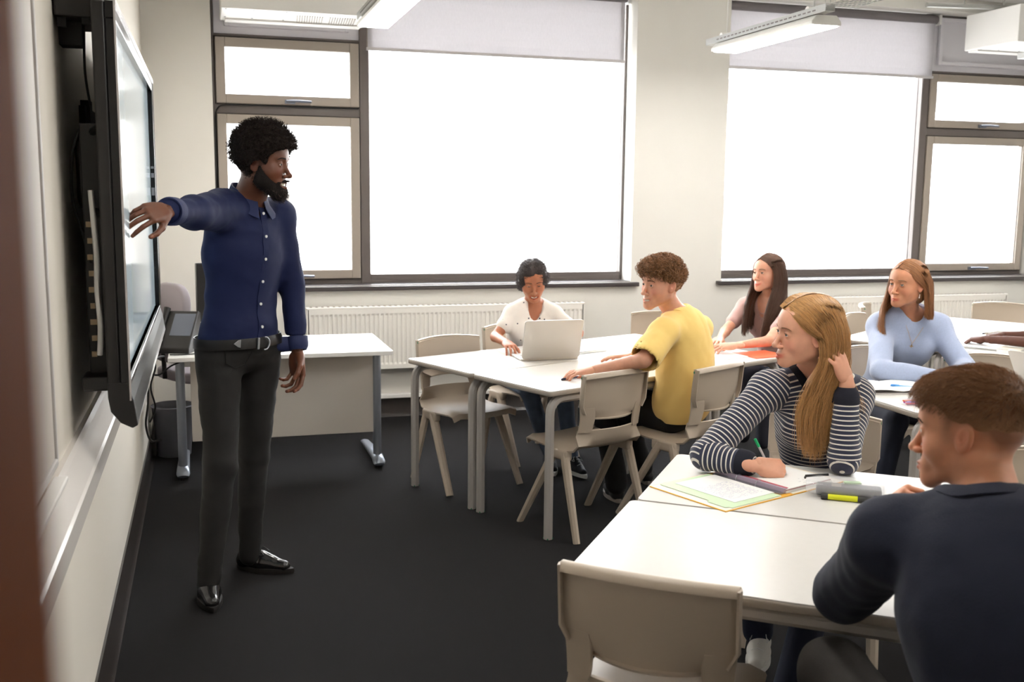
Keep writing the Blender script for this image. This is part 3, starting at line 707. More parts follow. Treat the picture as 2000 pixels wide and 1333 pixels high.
# open book + pens + case in front of the blue jumper girl
r = empty('exercise_book', (3.47, 4.08, .72), R_(-12), 'open thick exercise book with blank pages before the pale blue jumper girl', 'book')
G = []
for s in (-1, 1):
    G = [[(s*u*.20, yy, .005+.02*(1-u)**.5*u*2+.012*(1-u)) for yy in (-.13, .13)] for u in np.linspace(0.01, 1, 8)]
    MB().shell(G, .002).build('page', m_paper, r, smooth=60)
    MB().box(min(0, s*.198), -.13, .001, max(0, s*.198), .13, .006).build('page_block', mat('page_edges_grey', (214, 208, 204), .7), r)
pen(3.52, 4.02, .743, -.75, (90, 165, 225), (60, 140, 215), 'bright blue ballpoint lying on the open exercise book')
r = empty('pencil_case', (3.40, 3.74, .72), R_(-12), 'clear plastic case full of red and purple pens, on the open exercise book table', 'pencil case')
G = [[(x, .035*cos(a), .014+.013*sin(a)) for a in np.linspace(0, 2*pi, 13)] for x in np.linspace(-.11, .11, 6)]
MB().shell(G, .0007).build('vinyl_pouch', mat('clear_vinyl', (0, 0, 0)), r, smooth=80)
for k, cc in enumerate(((196, 40, 80), (150, 90, 190), (120, 130, 210), (230, 110, 60), (170, 60, 150), (210, 80, 120))):
    o = MB().tube([(-.1, 0, 0), (.08, 0, 0)], .004, 8).build('pen', mat('pc_%d' % k, cc, .35), r, smooth=40); o.location = (.005*(k % 3), -.025+.0095*k, .008+.007*(k % 2)); o.rotation_euler = (0, 0, .1*((k*7) % 3-1))
# items on the back tables
r = empty('pencil_case', (5.45, 5.63, .72), R_(20), 'clear case with green and brown pens on the back table beyond the dark-skinned hands', 'pencil case')
G = [[(x, .06*cos(a), .016+.014*sin(a)) for a in np.linspace(0, 2*pi, 13)] for x in np.linspace(-.14, .14, 6)]
MB().shell(G, .0007).build('vinyl_pouch', mat('clear_vinyl', (0, 0, 0)), r, smooth=80)
for k, cc in enumerate(((90, 150, 90), (110, 80, 60), (190, 180, 160), (60, 60, 60))):
    o = MB().tube([(-.11, 0, 0), (.11, 0, 0)], .006, 8).build('pen', mat('pd_%d' % k, cc, .35), r, smooth=40); o.location = (0, -.03+.018*k, .012)
paper_stack(4.93, 5.16, .72, .6, .21, .29, 4, 'worksheet pile under the dark-skinned hands on the back table')
r = empty('book', (5.02, 4.98, .72), R_(33.5), 'closed pale book at the front edge of the back table, under the dark-skinned forearm', 'book')
MB().box(-.13, -.06, 0, .13, .07, .02).build('page_block', m_paper, r); MB().box(-.132, -.062, .02, .132, .072, .023).build('cover', mat('cream_cover', (214, 206, 190), .5), r)
# ================================================================== people: smooth implicit surfaces
def V(*a): return np.array(a, float)
def unit(v): v = np.array(v, float); return v/(np.linalg.norm(v)+1e-12)
def smin(a, b, k):
    if k <= 0: return np.minimum(a, b)
    h = np.maximum(k-np.abs(a-b), 0)/k; return np.minimum(a, b)-h*h*k*.25
class Prim:
    """one blended solid: cone (tapered capsule), ell (rotated ellipsoid)"""
    def __init__(s, kind, a, b=None, ra=0, rb=0, r=None, R=None, k=.01, sub=False, fl=None, n=None):
        s.kind = kind; s.a = V(*a); s.b = None if b is None else V(*b); s.ra = ra; s.rb = rb; s.r = None if r is None else V(*r); s.R = np.eye(3) if R is None else np.array(R, float); s.k = k; s.sub = sub; s.fl = fl; s.n = None if n is None else unit(n)
    def copy(s): 
        c = Prim.__new__(Prim); c.__dict__ = dict(s.__dict__); return c
    def inflate(s, d):
        c = s.copy(); 
        if s.kind == 'cone': c.ra += d; c.rb += d
        else: c.r = s.r+d
        return c
    def xf(s, R, t, sc=1.0):     # p -> R@p*sc + t
        c = s.copy(); R = np.array(R); c.a = R@s.a*sc+t
        if s.b is not None: c.b = R@s.b*sc+t
        c.ra *= sc; c.rb *= sc; c.k *= sc
        if s.r is not None: c.r = s.r*sc
        c.R = R@s.R
        if s.n is not None: c.n = R@s.n
        return c
    def bounds(s, m):
        if s.kind == 'cone':
            r = max(s.ra, s.rb)*max(1, s.fl or 1)+m; return np.minimum(s.a, s.b)-r, np.maximum(s.a, s.b)+r
        e = np.sqrt(((s.R*s.r)**2).sum(1))+m
        return s.a-e, s.a+e
    def ev(s, x, y, z):
        if s.kind == 'cone':
            px, py, pz = x-s.a[0], y-s.a[1], z-s.a[2]
            if s.fl and s.n is not None:
                q = (px*s.n[0]+py*s.n[1]+pz*s.n[2])*(1/s.fl-1); px = px+s.n[0]*q; py = py+s.n[1]*q; pz = pz+s.n[2]*q
            ab = s.b-s.a; L = ab@ab+1e-12
            t = np.clip((px*ab[0]+py*ab[1]+pz*ab[2])/L, 0, 1)
            d = np.sqrt((px-t*ab[0])**2+(py-t*ab[1])**2+(pz-t*ab[2])**2)-(s.ra+(s.rb-s.ra)*t)
            return d*(min(1, s.fl) if s.fl else 1)
        px, py, pz = x-s.a[0], y-s.a[1], z-s.a[2]; R = s.R
        qx = (R[0, 0]*px+R[1, 0]*py+R[2, 0]*pz)/s.r[0]; qy = (R[0, 1]*px+R[1, 1]*py+R[2, 1]*pz)/s.r[1]; qz = (R[0, 2]*px+R[1, 2]*py+R[2, 2]*pz)/s.r[2]
        k0 = np.sqrt(qx*qx+qy*qy+qz*qz); k1 = np.sqrt((qx/s.r[0])**2+(qy/s.r[1])**2+(qz/s.r[2])**2)+1e-9
        return k0*(k0-1)/k1
def cone(a, b, ra, rb, k=.01, sub=False, fl=None, n=None): return Prim('cone', a, b, ra, rb, k=k, sub=sub, fl=fl, n=n)
def ell(c, r, R=None, k=.01, sub=False): return Prim('ell', c, r=r, R=R, k=k, sub=sub)
def field_at(prims, P):
    P = np.asarray(P, float); x, y, z = P[:, 0], P[:, 1], P[:, 2]; f = np.full(len(P), 1.0)
    for p in prims:
        d = p.ev(x, y, z)
        f = -smin(-f, d, p.k) if p.sub else smin(f, d, p.k)
    return f
def wrinkle(amp, freq, seed, aniso=(1, 1, 1)):
    rs = np.random.default_rng(seed); ds = rs.normal(size=(7, 3))*np.array(aniso); ph = rs.uniform(0, 6.28, 7)
    ds /= np.linalg.norm(ds, axis=1)[:, None]; fr = freq*rs.uniform(.6, 1.7, 7)
    def g(x, y, z):
        o = 0
        for d, p, f in zip(ds, ph, fr): 
            w = np.sin((x*d[0]+y*d[1]+z*d[2])*f+p+1.3*np.sin((x*d[1]-y*d[2]+z*d[0])*f*.53+p)); o = o+w*np.abs(w)
        return o*amp/4
    return g
def mesh_field(prims, h, lo=None, hi=None, noise=None, clips=(), smooth=1):
    ad = [p for p in prims if not p.sub]
    if lo is None:
        bl = [p.bounds(.012) for p in ad]; lo = np.min([b[0] for b in bl], 0); hi = np.max([b[1] for b in bl], 0)
    lo = np.array(lo, float); hi = np.array(hi, float); n = np.ceil((hi-lo)/h).astype(int)+1
    ax = [lo[i]+h*np.arange(n[i]) for i in range(3)]
    f = np.full(n, .05, np.float32)
    for p in prims:
        b0, b1 = p.bounds(p.k+2*h+.004)
        i0 = np.maximum(np.floor((b0-lo)/h).astype(int), 0); i1 = np.minimum(np.ceil((b1-lo)/h).astype(int)+1, n)
        if np.any(i1 <= i0): continue
        sl = tuple(slice(i0[i], i1[i]) for i in range(3))
        d = p.ev(ax[0][sl[0]][:, None, None], ax[1][sl[1]][None, :, None], ax[2][sl[2]][None, None, :]).astype(np.float32)
        f[sl] = -smin(-f[sl], d, p.k) if p.sub else smin(f[sl], d, p.k)
    if noise is not None:
        m = np.abs(f) < .03; ii = np.nonzero(m); f[m] += noise(ax[0][ii[0]], ax[1][ii[1]], ax[2][ii[2]]).astype(np.float32)
    for (c, nn) in clips:
        nn = unit(nn); d = (ax[0][:, None, None]-c[0])*nn[0]+(ax[1][None, :, None]-c[1])*nn[1]+(ax[2][None, None, :]-c[2])*nn[2]
        f = np.maximum(f, d.astype(np.float32))
    # surface nets
    s = f < 0; nx, ny, nz = n
    cs = np.zeros((nx-1, ny-1, nz-1), np.int8)
    for dx in (0, 1):
        for dy in (0, 1):
            for dz in (0, 1): cs += s[dx:nx-1+dx, dy:ny-1+dy, dz:nz-1+dz]
    act = (cs > 0) & (cs < 8); idx = -np.ones(cs.shape, np.int64); I = np.nonzero(act); idx[I] = np.arange(len(I[0]))
    acc = np.zeros((len(I[0]), 3)); cnt = np.zeros(len(I[0]))
    for axis in range(3):
        o = [a for a in range(3) if a != axis]
        for u in (0, 1):
            for w in (0, 1):
                off = [0, 0, 0]; off[o[0]] = u; off[o[1]] = w; off2 = list(off); off2[axis] = 1
                A = f[I[0]+off[0], I[1]+off[1], I[2]+off[2]]; B = f[I[0]+off2[0], I[1]+off2[1], I[2]+off2[2]]
                m = (A < 0) != (B < 0); t = np.where(m, A/(A-B+1e-20), 0)
                for a in range(3): acc[:, a] += np.where(m, off[a]+(t if a == axis else 0), 0)
                cnt += m
    vert = (np.stack(I, 1)+acc/cnt[:, None])*h+lo
    quads = []
    for axis in range(3):
        o = [a for a in range(3) if a != axis]
        sl0 = [slice(1, -1)]*3; sl0[axis] = slice(0, -1); sl1 = list(sl0); sl1[axis] = slice(1, None)
        A = s[tuple(sl0)]; B = s[tuple(sl1)]; C = np.nonzero(A != B)
        if not len(C[0]): continue
        c = [C[0]+(1 if axis != 0 else 0), C[1]+(1 if axis != 1 else 0), C[2]+(1 if axis != 2 else 0)]
        q = []
        for (u, w) in ((1, 1), (0, 1), (0, 0), (1, 0)):
            cc = list(c); cc[o[0]] = c[o[0]]-u; cc[o[1]] = c[o[1]]-w; q.append(idx[cc[0], cc[1], cc[2]])
        q = np.stack(q, 1); flip = A[C]
        if axis == 1: flip = ~flip
        q[~flip] = q[~flip][:, ::-1]; quads.append(q)
    quads = np.vstack(quads) if quads else np.zeros((0, 4), int)
    quads = quads[(quads >= 0).all(1)]
    for _ in range(smooth):
        a = np.zeros_like(vert); k = np.zeros(len(vert))
        for i in range(4):
            j = quads[:, (i+1) % 4]; np.add.at(a, quads[:, i], vert[j]); np.add.at(k, quads[:, i], 1); np.add.at(a, j, vert[quads[:, i]]); np.add.at(k, j, 1)
        g = k > 0; vert[g] = vert[g]*.5+a[g]/k[g][:, None]*.5
    if len(quads):
        c0 = vert.mean(0); A = vert[quads[:, 0]]-c0; B = vert[quads[:, 1]]-c0; C = vert[quads[:, 2]]-c0
        if (A*np.cross(B, C)).sum() < 0: quads = quads[:, ::-1]
    return vert, quads
def np_object(name, parts, mats, parent=None, colors=None, smooth=True, attr='tint', midx=None):
    """parts: list of (verts, quads)"""
    vs = []; fs = []; n = 0
    for v, q in parts: vs.append(v); fs.append(q+n); n += len(v)
    v = np.vstack(vs); k = fs[0].shape[1]; q = np.vstack(fs)
    me = bpy.data.meshes.new(name); me.vertices.add(len(v)); me.vertices.foreach_set('co', v.astype(np.float32).ravel())
    me.loops.add(q.size); me.loops.foreach_set('vertex_index', q.astype(np.int32).ravel())
    me.polygons.add(len(q)); me.polygons.foreach_set('loop_start', np.arange(0, q.size, k, dtype=np.int32))
    me.update(calc_edges=True)
    if smooth: me.polygons.foreach_set('use_smooth', np.ones(len(q), bool))
    if not isinstance(mats, (list, tuple)): mats = [mats]
    for m in mats: me.materials.append(m)
    if midx is not None: me.polygons.foreach_set('material_index', midx.astype(np.int32))
    if colors is not None:
        a = me.attributes.new(attr, 'FLOAT_COLOR', 'POINT'); c = np.ones((len(v), 4), np.float32); c[:, :colors.shape[1]] = colors; a.data.foreach_set('color', c.ravel())
    me.update()
    o = bpy.data.objects.new(name, me); COL.objects.link(o)
    if parent: o.parent = parent; o.location = -parent.location
    return o
# ---- tubes for hair strands: pts (N,S,3), radius (S,) or (N,S)
def strands(name, pts, rad, m, parent, col=None, sides=3):
    N, S, _ = pts.shape
    T = np.gradient(pts, axis=1); T /= np.linalg.norm(T, axis=2)[..., None]+1e-9
    ref = np.zeros_like(T); ref[..., 2] = 1; m_ = np.abs(T[..., 2]) > .8; ref[m_] = (0, 1, 0)
    A = np.cross(T, ref); A /= np.linalg.norm(A, axis=2)[..., None]+1e-9; B = np.cross(T, A)
    rad = np.broadcast_to(rad, (N, S))[..., None]
    ring = [pts+rad*(A*cos(2*pi*k/sides)+B*sin(2*pi*k/sides)) for k in range(sides)]
    v = np.stack(ring, 2).reshape(-1, 3)
    base = (np.arange(N)[:, None]*S+np.arange(S-1)[None, :])*sides; q = []
    for k in range(sides):
        k2 = (k+1) % sides; q.append(np.stack([base+k, base+k2, base+sides+k2, base+sides+k], -1).reshape(-1, 4))
    c = None
    if col is not None: c = np.repeat(col, S*sides, axis=0)
    return np_object(name, [(v, np.vstack(q))], m, parent, colors=c)

def frame_from(fwd, up=(0, 0, 1), roll=0):
    f = unit(fwd); r = unit(np.cross(f, up)); u = np.cross(r, f)
    if roll: c, s_ = cos(roll), sin(roll); r, u = c*r+s_*u, -s_*r+c*u
    return np.stack([r, f, u], 1)         # columns x=right(person), y=forward, z=up

# ------------------------------------------------------------------ head
def head_prims(p):
    fem = p.get('fem', 0); sm = p.get('smile', 0); op = p.get('open', 0)
    jw = .052-.006*fem; ch = -.100+.004*fem
    L = [ell((0, -.012, .030), (.0755, .096, .088), k=.02),
         ell((0, .022, -.018), (.0655-.002*fem, .064, .078), k=.025),
         ell((0, .050, .040), (.056, .040, .045), k=.03)]
    for s in (-1, 1):
        L += [cone((s*jw, -.004, -.052), (s*.016, .066, ch), .0175, .015, k=.025),
              ell((s*.040, .052, -.030-.004*(1-sm)+.003*sm), (.021, .019+.003*sm, .021), k=.03),
              cone((s*.012, .0835, .0185), (s*.040, .071, .022), .0075-.002*fem, .006, k=.015)]
    L += [ell((0, .071, ch), (.020-.003*fem, .0165, .016), k=.02),
          ell((0, .070, -.070), (.029+.004*sm, .021, .021), k=.02)]
    for s in (-1, 1): L.append(ell((s*.031, .094, .001), (.0175, .0155, .0115), k=.012, sub=True))
    nz = p.get('nose', 1.0); nw = p.get('nosew', 1.0)
    L += [cone((0, .079, .010), (0, .1005+.003*nz, -.037), .0068, .0085, k=.010),
          ell((0, .1035+.0055*(nz-1)+.001, -.041), (.0105*nw, .0115, .0095), k=.006)]
    for s in (-1, 1):
        L += [ell((s*.0125*nw, .0945, -.0445), (.0078*nw, .0095, .0068), k=.005),
              ell((s*.0062*nw, .1025, -.0505), (.0034*nw, .0045, .0030), k=.002, sub=True)]
    # lips
    w = .0225+.0055*sm; zc = -.0745; up = .0018+.0085*sm; yl = .0925
    for s in (-1, 1):
        L += [cone((s*.004, yl+.0012, zc+.0042), (s*w, yl-.0125-.002*sm, zc+up), .0042+.0008*fem, .0018, k=.004),
              cone((0, yl-.0003, zc-.0062-.004*op), (s*w*.93, yl-.013-.002*sm, zc+up-.0008), .0052+.001*fem, .0018, k=.004)]
    if op:
        L.append(Prim('ell', (0, yl+.001, zc-.0012-.002*op+.0015*sm), r=(w*.86, .016, .0026+.0038*op), k=.0015, sub=True))
        if sm > .5:
            for s in (-1, 1): L.append(ell((s*w*.55, yl-.004, zc+.0022), (w*.38, .013, .0030+.0015*op), k=.0015, sub=True))
    else:
        for s in (-1, 1): L.append(cone((0, yl+.0048, zc-.0006), (s*w*.97, yl-.010, zc+up), .0009, .0008, k=.0028, sub=True))
    # eyelids around the eyeballs
    lid = p.get('lid', .0)
    for s in (-1, 1):
        e = (s*.0305, .0748, .0)
        L.append(ell(e, (.0142, .0138, .0134), k=.004))
        R = np.array([[cos(-s*.10), -sin(-s*.10), 0], [sin(-s*.10), cos(-s*.10), 0], [0, 0, 1]])
        L.append(ell((s*.0308, .0895, .0004-.0035*lid), (.0128, .0125, .0050-.0028*lid-.001*sm*.6), R, k=.0012, sub=True))
    # ears
    for s in (-1, 1):
        a = radians_ = .28
        R = np.array([[cos(s*.35), -sin(s*.35), 0], [sin(s*.35), cos(s*.35), 0], [0, 0, 1]])@np.array([[1, 0, 0], [0, cos(-a), -sin(-a)], [0, sin(-a), cos(-a)]]).T
        c = V(s*.0785, -.006, -.004)
        L.append(ell(c, (.0065, .0175, .0305), R, k=.006))
        L.append(ell(c+R@V(s*.0065, .0015, .004), (.0055, .0105, .0195), R, k=.003, sub=True))
        L.append(ell(c+R@V(s*.003, .0035, -.006), (.0035, .0055, .0085), R, k=.002))
        L.append(ell(c+R@V(s*.006, .003, -.0005), (.005, .0045, .006), R, k=.002, sub=True))
    return L
SKULL = ell((0, -.012, .030), (.0755, .096, .088))

def hand_prims(curl, thumb=(.5, .5), spread=1.0, wristr=.0265):
    """local: +y to the fingers, +x to the thumb side, +z back of hand. curl: 4 tuples of three joint angles"""
    L = []; mcp = [(.026, .086, 0), (.0055, .091, .002), (-.015, .087, .001), (-.034, .077, -.002)]
    lens = [(.042, .025, .021), (.046, .029, .022), (.042, .027, .021), (.033, .020, .019)]; rad = [.0088, .0090, .0086, .0076]
    L.append(cone((0, -.03, 0), (0, .012, 0), wristr, wristr-.002, k=.01, fl=.72, n=(0, 0, 1)))
    for i, m in enumerate(mcp):
        L.append(cone((m[0]*.62, .012, 0), m, .0135, rad[i]+.0018, k=.012, fl=.95, n=(0, 0, 1)))
    L.append(ell((-.004, .048, -.002), (.036, .042, .0125), k=.012)); L.append(ell((.020, .035, -.009), (.015, .026, .012), k=.01)); L.append(ell((-.026, .035, -.007), (.012, .030, .011), k=.01))
    tips = []
    for i, m in enumerate(mcp):
        p = V(*m); a = 0; sp = (-.14, -.02, .07, .17)[i]*spread
        for j in range(3):
            a += curl[i][j]; d = V(-sin(sp)*cos(a), cos(sp)*cos(a), -sin(a)); q = p+d*lens[i][j]
            r0 = rad[i]*(1, .93, .86)[j]; r1 = rad[i]*(.93, .86, .74)[j]
            L.append(cone(p, q, r0, r1, k=.002)); p = q
        tips.append(p)
    a, b = thumb                                     # a: abduction away from the palm, b: flexion
    p0 = V(.022, .018, -.006); d0 = unit(V(.75*sin(.5+a*.6), .75, -.25-.5*b)); p1 = p0+d0*.044; d1 = unit(V(.42-.5*b, .95, -.25-.6*b)); p2 = p1+d1*.031; d2 = unit(V(.15-.8*b, 1, -.3-.7*b)); p3 = p2+d2*.026
    L += [cone(p0, p1, .0145, .0112, k=.010), cone(p1, p2, .0108, .0096, k=.004), cone(p2, p3, .0096, .0080, k=.003)]
    return L, tips+[p3]
RELAX = [(.35, .45, .3), (.42, .5, .32), (.5, .55, .35), (.55, .55, .35)]
FLAT = [(.12, .2, .12), (.12, .22, .14), (.14, .24, .15), (.16, .24, .15)]
TYPE = [(.25, .55, .3), (.25, .6, .35), (.28, .6, .35), (.3, .55, .35)]
FIST = [(1.2, 1.5, .9), (1.25, 1.55, .9), (1.3, 1.55, .9), (1.35, 1.5, .9)]
PEN_ = [(.75, .95, .45), (1.0, 1.25, .6), (1.15, 1.35, .7), (1.2, 1.35, .7)]

def person(cfg):
    J = {k: V(*v) for k, v in cfg['J'].items()}
    S = cfg.get('hs', 1.0)                       # head scale
    base = cfg.get('base') or (J['pelvis'][0], J['pelvis'][1])
    root = empty('person', (base[0], base[1], cfg.get('basez', 0)), 0, cfg['label'], 'person')
    fem = cfg.get('fem', 0); wd = cfg.get('width', 1.0); dp = cfg.get('depth', 1.0)
    skin = cfg['skin']
    # ---- frames
    neck = J['neck']; pel = J['pelvis']; up = unit(neck-pel); Lt = np.linalg.norm(neck-pel)
    sh = unit(J['shR']-J['shL']); hp = unit(J['hipR']-J['hipL']) if 'hipR' in J else sh
    def tf(t):
        r = unit(sh*t+hp*(1-t)); r = unit(r-up*(r@up)); f = np.cross(up, r); return np.stack([r, f, up], 1)
    lean = cfg.get('bulge', V(0, 0, 0))
    sp = lambda t: pel+(neck-pel)*t+lean*4*t*(1-t)
    def torso(inf=0, k=.05):
        f0, f1, f2 = tf(0), tf(.5), tf(1)
        L = [ell(sp(.02), ((.158+.012*fem)*wd+inf, .105*dp+inf, .12+inf), f0, k=k),
             ell(sp(.36), ((.138-.012*fem)*wd+inf, .095*dp+inf, .16+inf), f1, k=k),
             ell(sp(.66), (.160*wd-.014*fem+inf, .110*dp+inf, .165+inf), f2, k=k),
             ell(sp(.86), (.145*wd-.012*fem+inf, .082*dp+inf, .085+inf), f2, k=k)]
        if fem:
            for s in (-1, 1): L.append(ell(sp(.68)+f2@V(s*.068, .075, 0), (.058+inf, .048+inf, .058+inf), f2, k=.04))
        for s in ('shR', 'shL'):
            L.append(cone(sp(.93), J[s]+(sp(.9)-J[s])*.12, .052+inf, .050+inf, k=.04))
            L.append(cone(neck+up*.005, J[s]+up*.010, .038+inf*.6, .036+inf, k=.03))
        return L
    F1 = tf(1.0)
    # ---- head frame
    Rh = frame_from(cfg['face'], cfg.get('hup', (0, 0, 1)), cfg.get('roll', 0)); Hc = J['head']
    toL = lambda pr: pr.xf(Rh.T, -(Rh.T@Hc)/S, 1/S)
    hp_ = head_prims(cfg)
    nr = cfg.get('neckr', .053-.007*fem)
    nk_top = V(0, -.020, -.055)
    neck_l = (Rh.T@(neck-Hc))/S
    body_near = [toL(q) for q in torso()]
    prims = hp_+[cone(nk_top, neck_l+Rh.T@(up*(-.01)), nr, nr*1.06, k=.022)]+body_near
    lo = (-.10, -.125, neck_l[2]-.06-.07*cfg.get('vneck', 0)); hi = (.10, .13, .135)
    lo = (min(lo[0], neck_l[0]-.085), min(lo[1], neck_l[1]-.09), lo[2]); hi = (max(hi[0], neck_l[0]+.085), max(hi[1], neck_l[1]+.10), hi[2])
    if not cfg.get('nohead'):
        v, q = mesh_field(prims, cfg.get('hres', .0031), lo, hi, smooth=1)
    else: v = np.zeros((0, 3)); q = np.zeros((0, 4), int)
    # tints in head space: lips, cheeks, beard shadow
    col = np.ones((len(v), 3)); x, y, z = v[:, 0], v[:, 1], v[:, 2]
    sm = cfg.get('smile', 0); w = .0235+.0055*sm
    lipz = -.0745+(.0018+.0085*sm)*(np.abs(x)/w)**2
    lip = np.exp(-((z-lipz+.0015)/(.0068+.0012*fem))**4)*np.exp(-(np.abs(x)/w)**6)*(y > .075)
    lc = np.array(cfg.get('lip', (.80, .52, .52))); col = col*(1-lip[:, None])+lip[:, None]*lc
    ck = np.exp(-(((np.abs(x)-.042)/.02)**2+((z+.032)/.02)**2))*(y > .03)*cfg.get('blush', .12)
    col *= 1-ck[:, None]*np.array([0, .9, .7])
    er = np.exp(-((np.abs(x)-.08)/.014)**2-((z+.004)/.034)**2-((y+.004)/.025)**2)*.18; col *= 1-er[:, None]*np.array([0, 1, 1])
    bs = cfg.get('stubble', 0)
    if bs:
        bm = np.clip((-.048-z)/.02, 0, 1)*(z > -.14)*(y > -.01)*(1-np.clip(lip, 0, 1)); col *= 1-bs*bm[:, None]
    if cfg.get('tint'): col = cfg['tint'](v, col)
    vw = (Rh@(v*S).T).T+Hc
    parts = [(vw, q)]; cols = [col]
    # ---- torso (under the clothes) and limbs
    hands = cfg.get('hands', {})
    limb = []
    ar = cfg.get('arm', 1.0)
    for s in ('R', 'L'):
        limb += [cone(J['sh'+s], J['el'+s], .046*ar, .037*ar, k=.02), cone(J['el'+s], J['wr'+s], .039*ar, .024*ar, k=.012)]
    leg = []
    if 'knR' in J:
        for s in ('R', 'L'):
            leg += [cone(J['hip'+s], J['kn'+s], .075, .052, k=.03), cone(J['kn'+s], J['an'+s], .050, .034, k=.02)]
    tl = torso(-.004)
    v, q = mesh_field(tl+limb+leg, cfg.get('bres', .013), smooth=1)
    if cfg.get('nohead') is None:
        # cut what the finer head block already covers
        pass
    parts.append((v, q)); cols.append(np.ones((len(v), 3)))
    tipsW = {}
    for s in ('R', 'L'):
        if s not in hands: continue
        hd = hands[s]; wr = J['wr'+s]; fw = unit(hd['dir']); nrm = V(*hd['back']); nrm = unit(nrm-fw*(nrm@fw)); xx = np.cross(fw, nrm)   # x = y cross z
        mir = s == 'R'
        L, tips = hand_prims(hd.get('curl', RELAX), hd.get('thumb', (.5, .4)), hd.get('spread', 1))
        R = np.stack([xx, fw, nrm], 1); hsz = hd.get('size', 1.0)
        v, q = mesh_field(L, hd.get('res', .0028), smooth=1)
        if mir: v = v*V(-1, 1, 1); q = q[:, ::-1]; tips = [t*V(-1, 1, 1) for t in tips]
        c = np.ones((len(v), 3))
        for t in tips:
            d = np.linalg.norm(v-t, axis=1); m = (d < .0105) & (v[:, 2] > t[2]+.0015); c[m] = cfg.get('nail', (1.06, .96, .95))
            kk = np.exp(-(d/.016)**2)*.12; c *= 1-kk[:, None]*np.array([0, .7, .6])
        off = wr+R@V(0, .0, 0)
        parts.append(((R@(v*hsz).T).T+off, q)); cols.append(c); tipsW[s] = [off+R@(t*hsz) for t in tips]
    b = np_object('body', parts, skin, root, colors=np.vstack(cols))
    # ---- eyes and teeth
    Wp = lambda p: Rh@(V(*p)*S)+Hc
    if not cfg.get('nohead') and not cfg.get('noeyes'):
        gz = V(*cfg.get('gaze', (0, 1, 0)))
        for s in (-1, 1):
            mb = MB(); n1, n2 = 24, 18; vs = []; fs = []
            g = frame_from(gz)
            for i in range(n1+1):
                th = pi*i/n1
                for j in range(n2): ph = 2*pi*j/n2; vs.append(g@V(sin(th)*cos(ph), cos(th), sin(th)*sin(ph))*.0121)
            vs = np.array(vs)+V(s*.0305, .0748, 0); vs = (Rh@(vs*S).T).T+Hc-V(*root.location)
            mi = []
            for i in range(n1):
                for j in range(n2): fs.append((i*n2+j, i*n2+(j+1) % n2, (i+1)*n2+(j+1) % n2, (i+1)*n2+j)); mi.append(2 if i < 1 else (1 if i < 4 else 0))
            mb.v = [tuple(a) for a in vs]; mb.f = fs; mb.m = mi
            mb.build('eye', [mat('eye_white', (225, 218, 212), .15), cfg.get('iris', mat('iris_brown', (60, 38, 24), .1)), mat('pupil', (6, 5, 5), .05)], root, smooth=80)
        br = MB(); bc = cfg.get('brow')
        if bc:
            for s in (-1, 1):
                bb = MB(); nb = 26; rs = random.Random(5)
                for k in range(nb):
                    t = k/(nb-1); px = .013+t*.034; pz = .0185+.0055*sin(t*2.2)-.004*t*t+cfg.get('browz', 0); 
                    # project onto the face
                    yy = np.linspace(.10, .05, 60); P = np.stack([np.full(60, s*px), yy, np.full(60, pz)], 1); fd = field_at(hp_, P); i = np.argmax(fd < .0004); py = yy[i]
                    for q_ in range(2):
                        dz = rs.uniform(-.0022, .0022)*(1-.6*t)*cfg.get('browt', 1); p0 = V(s*px, py, pz+dz); p1 = p0+V(s*.006, -.002*(1+t), .0022-.004*t)
                        bb.tube([Wp(p0)-V(*root.location), Wp((p0+p1)/2+V(0, .0012, 0))-V(*root.location), Wp(p1)-V(*root.location)], [.0009, .0008, .0003], 3)
                bb.build('eyebrow', bc, root)
        if cfg.get('lash'):
            for s in (-1, 1):
                l = MB(); pts = []
                for k in range(9):
                    u = -1+2*k/8; a = u*.95; lid = cfg.get('lid', 0)
                    pts.append(Wp((s*.0308+.0125*u, .0748+.0134*cos(a)+.0006, .0045*(1-u*u)**.5-.0058*lid+.0004))-V(*root.location))
                l.tube(pts, [.0006]+[.0010]*7+[.0005], 5).build('eyelashes', bc or m_black, root)
        if cfg.get('open'):
            t = MB(); 
            G = []
            for i in range(9):
                a = -0.85+1.7*i/8; G.append([(sin(a)*.0235, .0620+.0245*cos(a), zz+.0055*sm*(sin(a)**2)) for zz in (-.0790, -.0765, -.0735, -.0705)])
            t.shell(G, .003); t.v = [tuple(Wp(p)-V(*root.location)) for p in t.v]; t.build('teeth', mat('teeth_ivory', (238, 230, 214), .2), root, smooth=60)
            t = MB(); G = [[(x_, .072, z_) for z_ in (-.092, -.066)] for x_ in (-.024, 0, .024)]; t.shell(G, .01); t.v = [tuple(Wp(p)-V(*root.location)) for p in t.v]; t.build('mouth_cavity', mat('mouth_dark', (70, 22, 22), .5), root)
    ctx = dict(root=root, J=J, Rh=Rh, Hc=Hc, S=S, torso=torso, tf=tf, sp=sp, neck=neck, pel=pel, up=up, Lt=Lt, Wp=Wp, toL=toL, hp=hp_, neck_l=neck_l, F1=F1, nr=nr, limb=limb, tips=tipsW, cfg=cfg)
    return ctx
def sleeves(ctx, inf=.010, r=(.054, .048, .046, .034), to=1.0, k=.03, arms='RL', wr=None):
    J = ctx['J']; L = []
    for s in arms:
        e = J['el'+s]; w = J['wr'+s]
        L.append(cone(J['sh'+s], e if to >= 1 else J['sh'+s]+(e-J['sh'+s])*to, r[0], r[1], k=k))
        if to >= 1:
            tt = (to-1) if to > 1 else 0
            L.append(cone(e, e+(w-e)*tt, r[2], r[2]+(r[3]-r[2])*tt, k=.015))
    return L
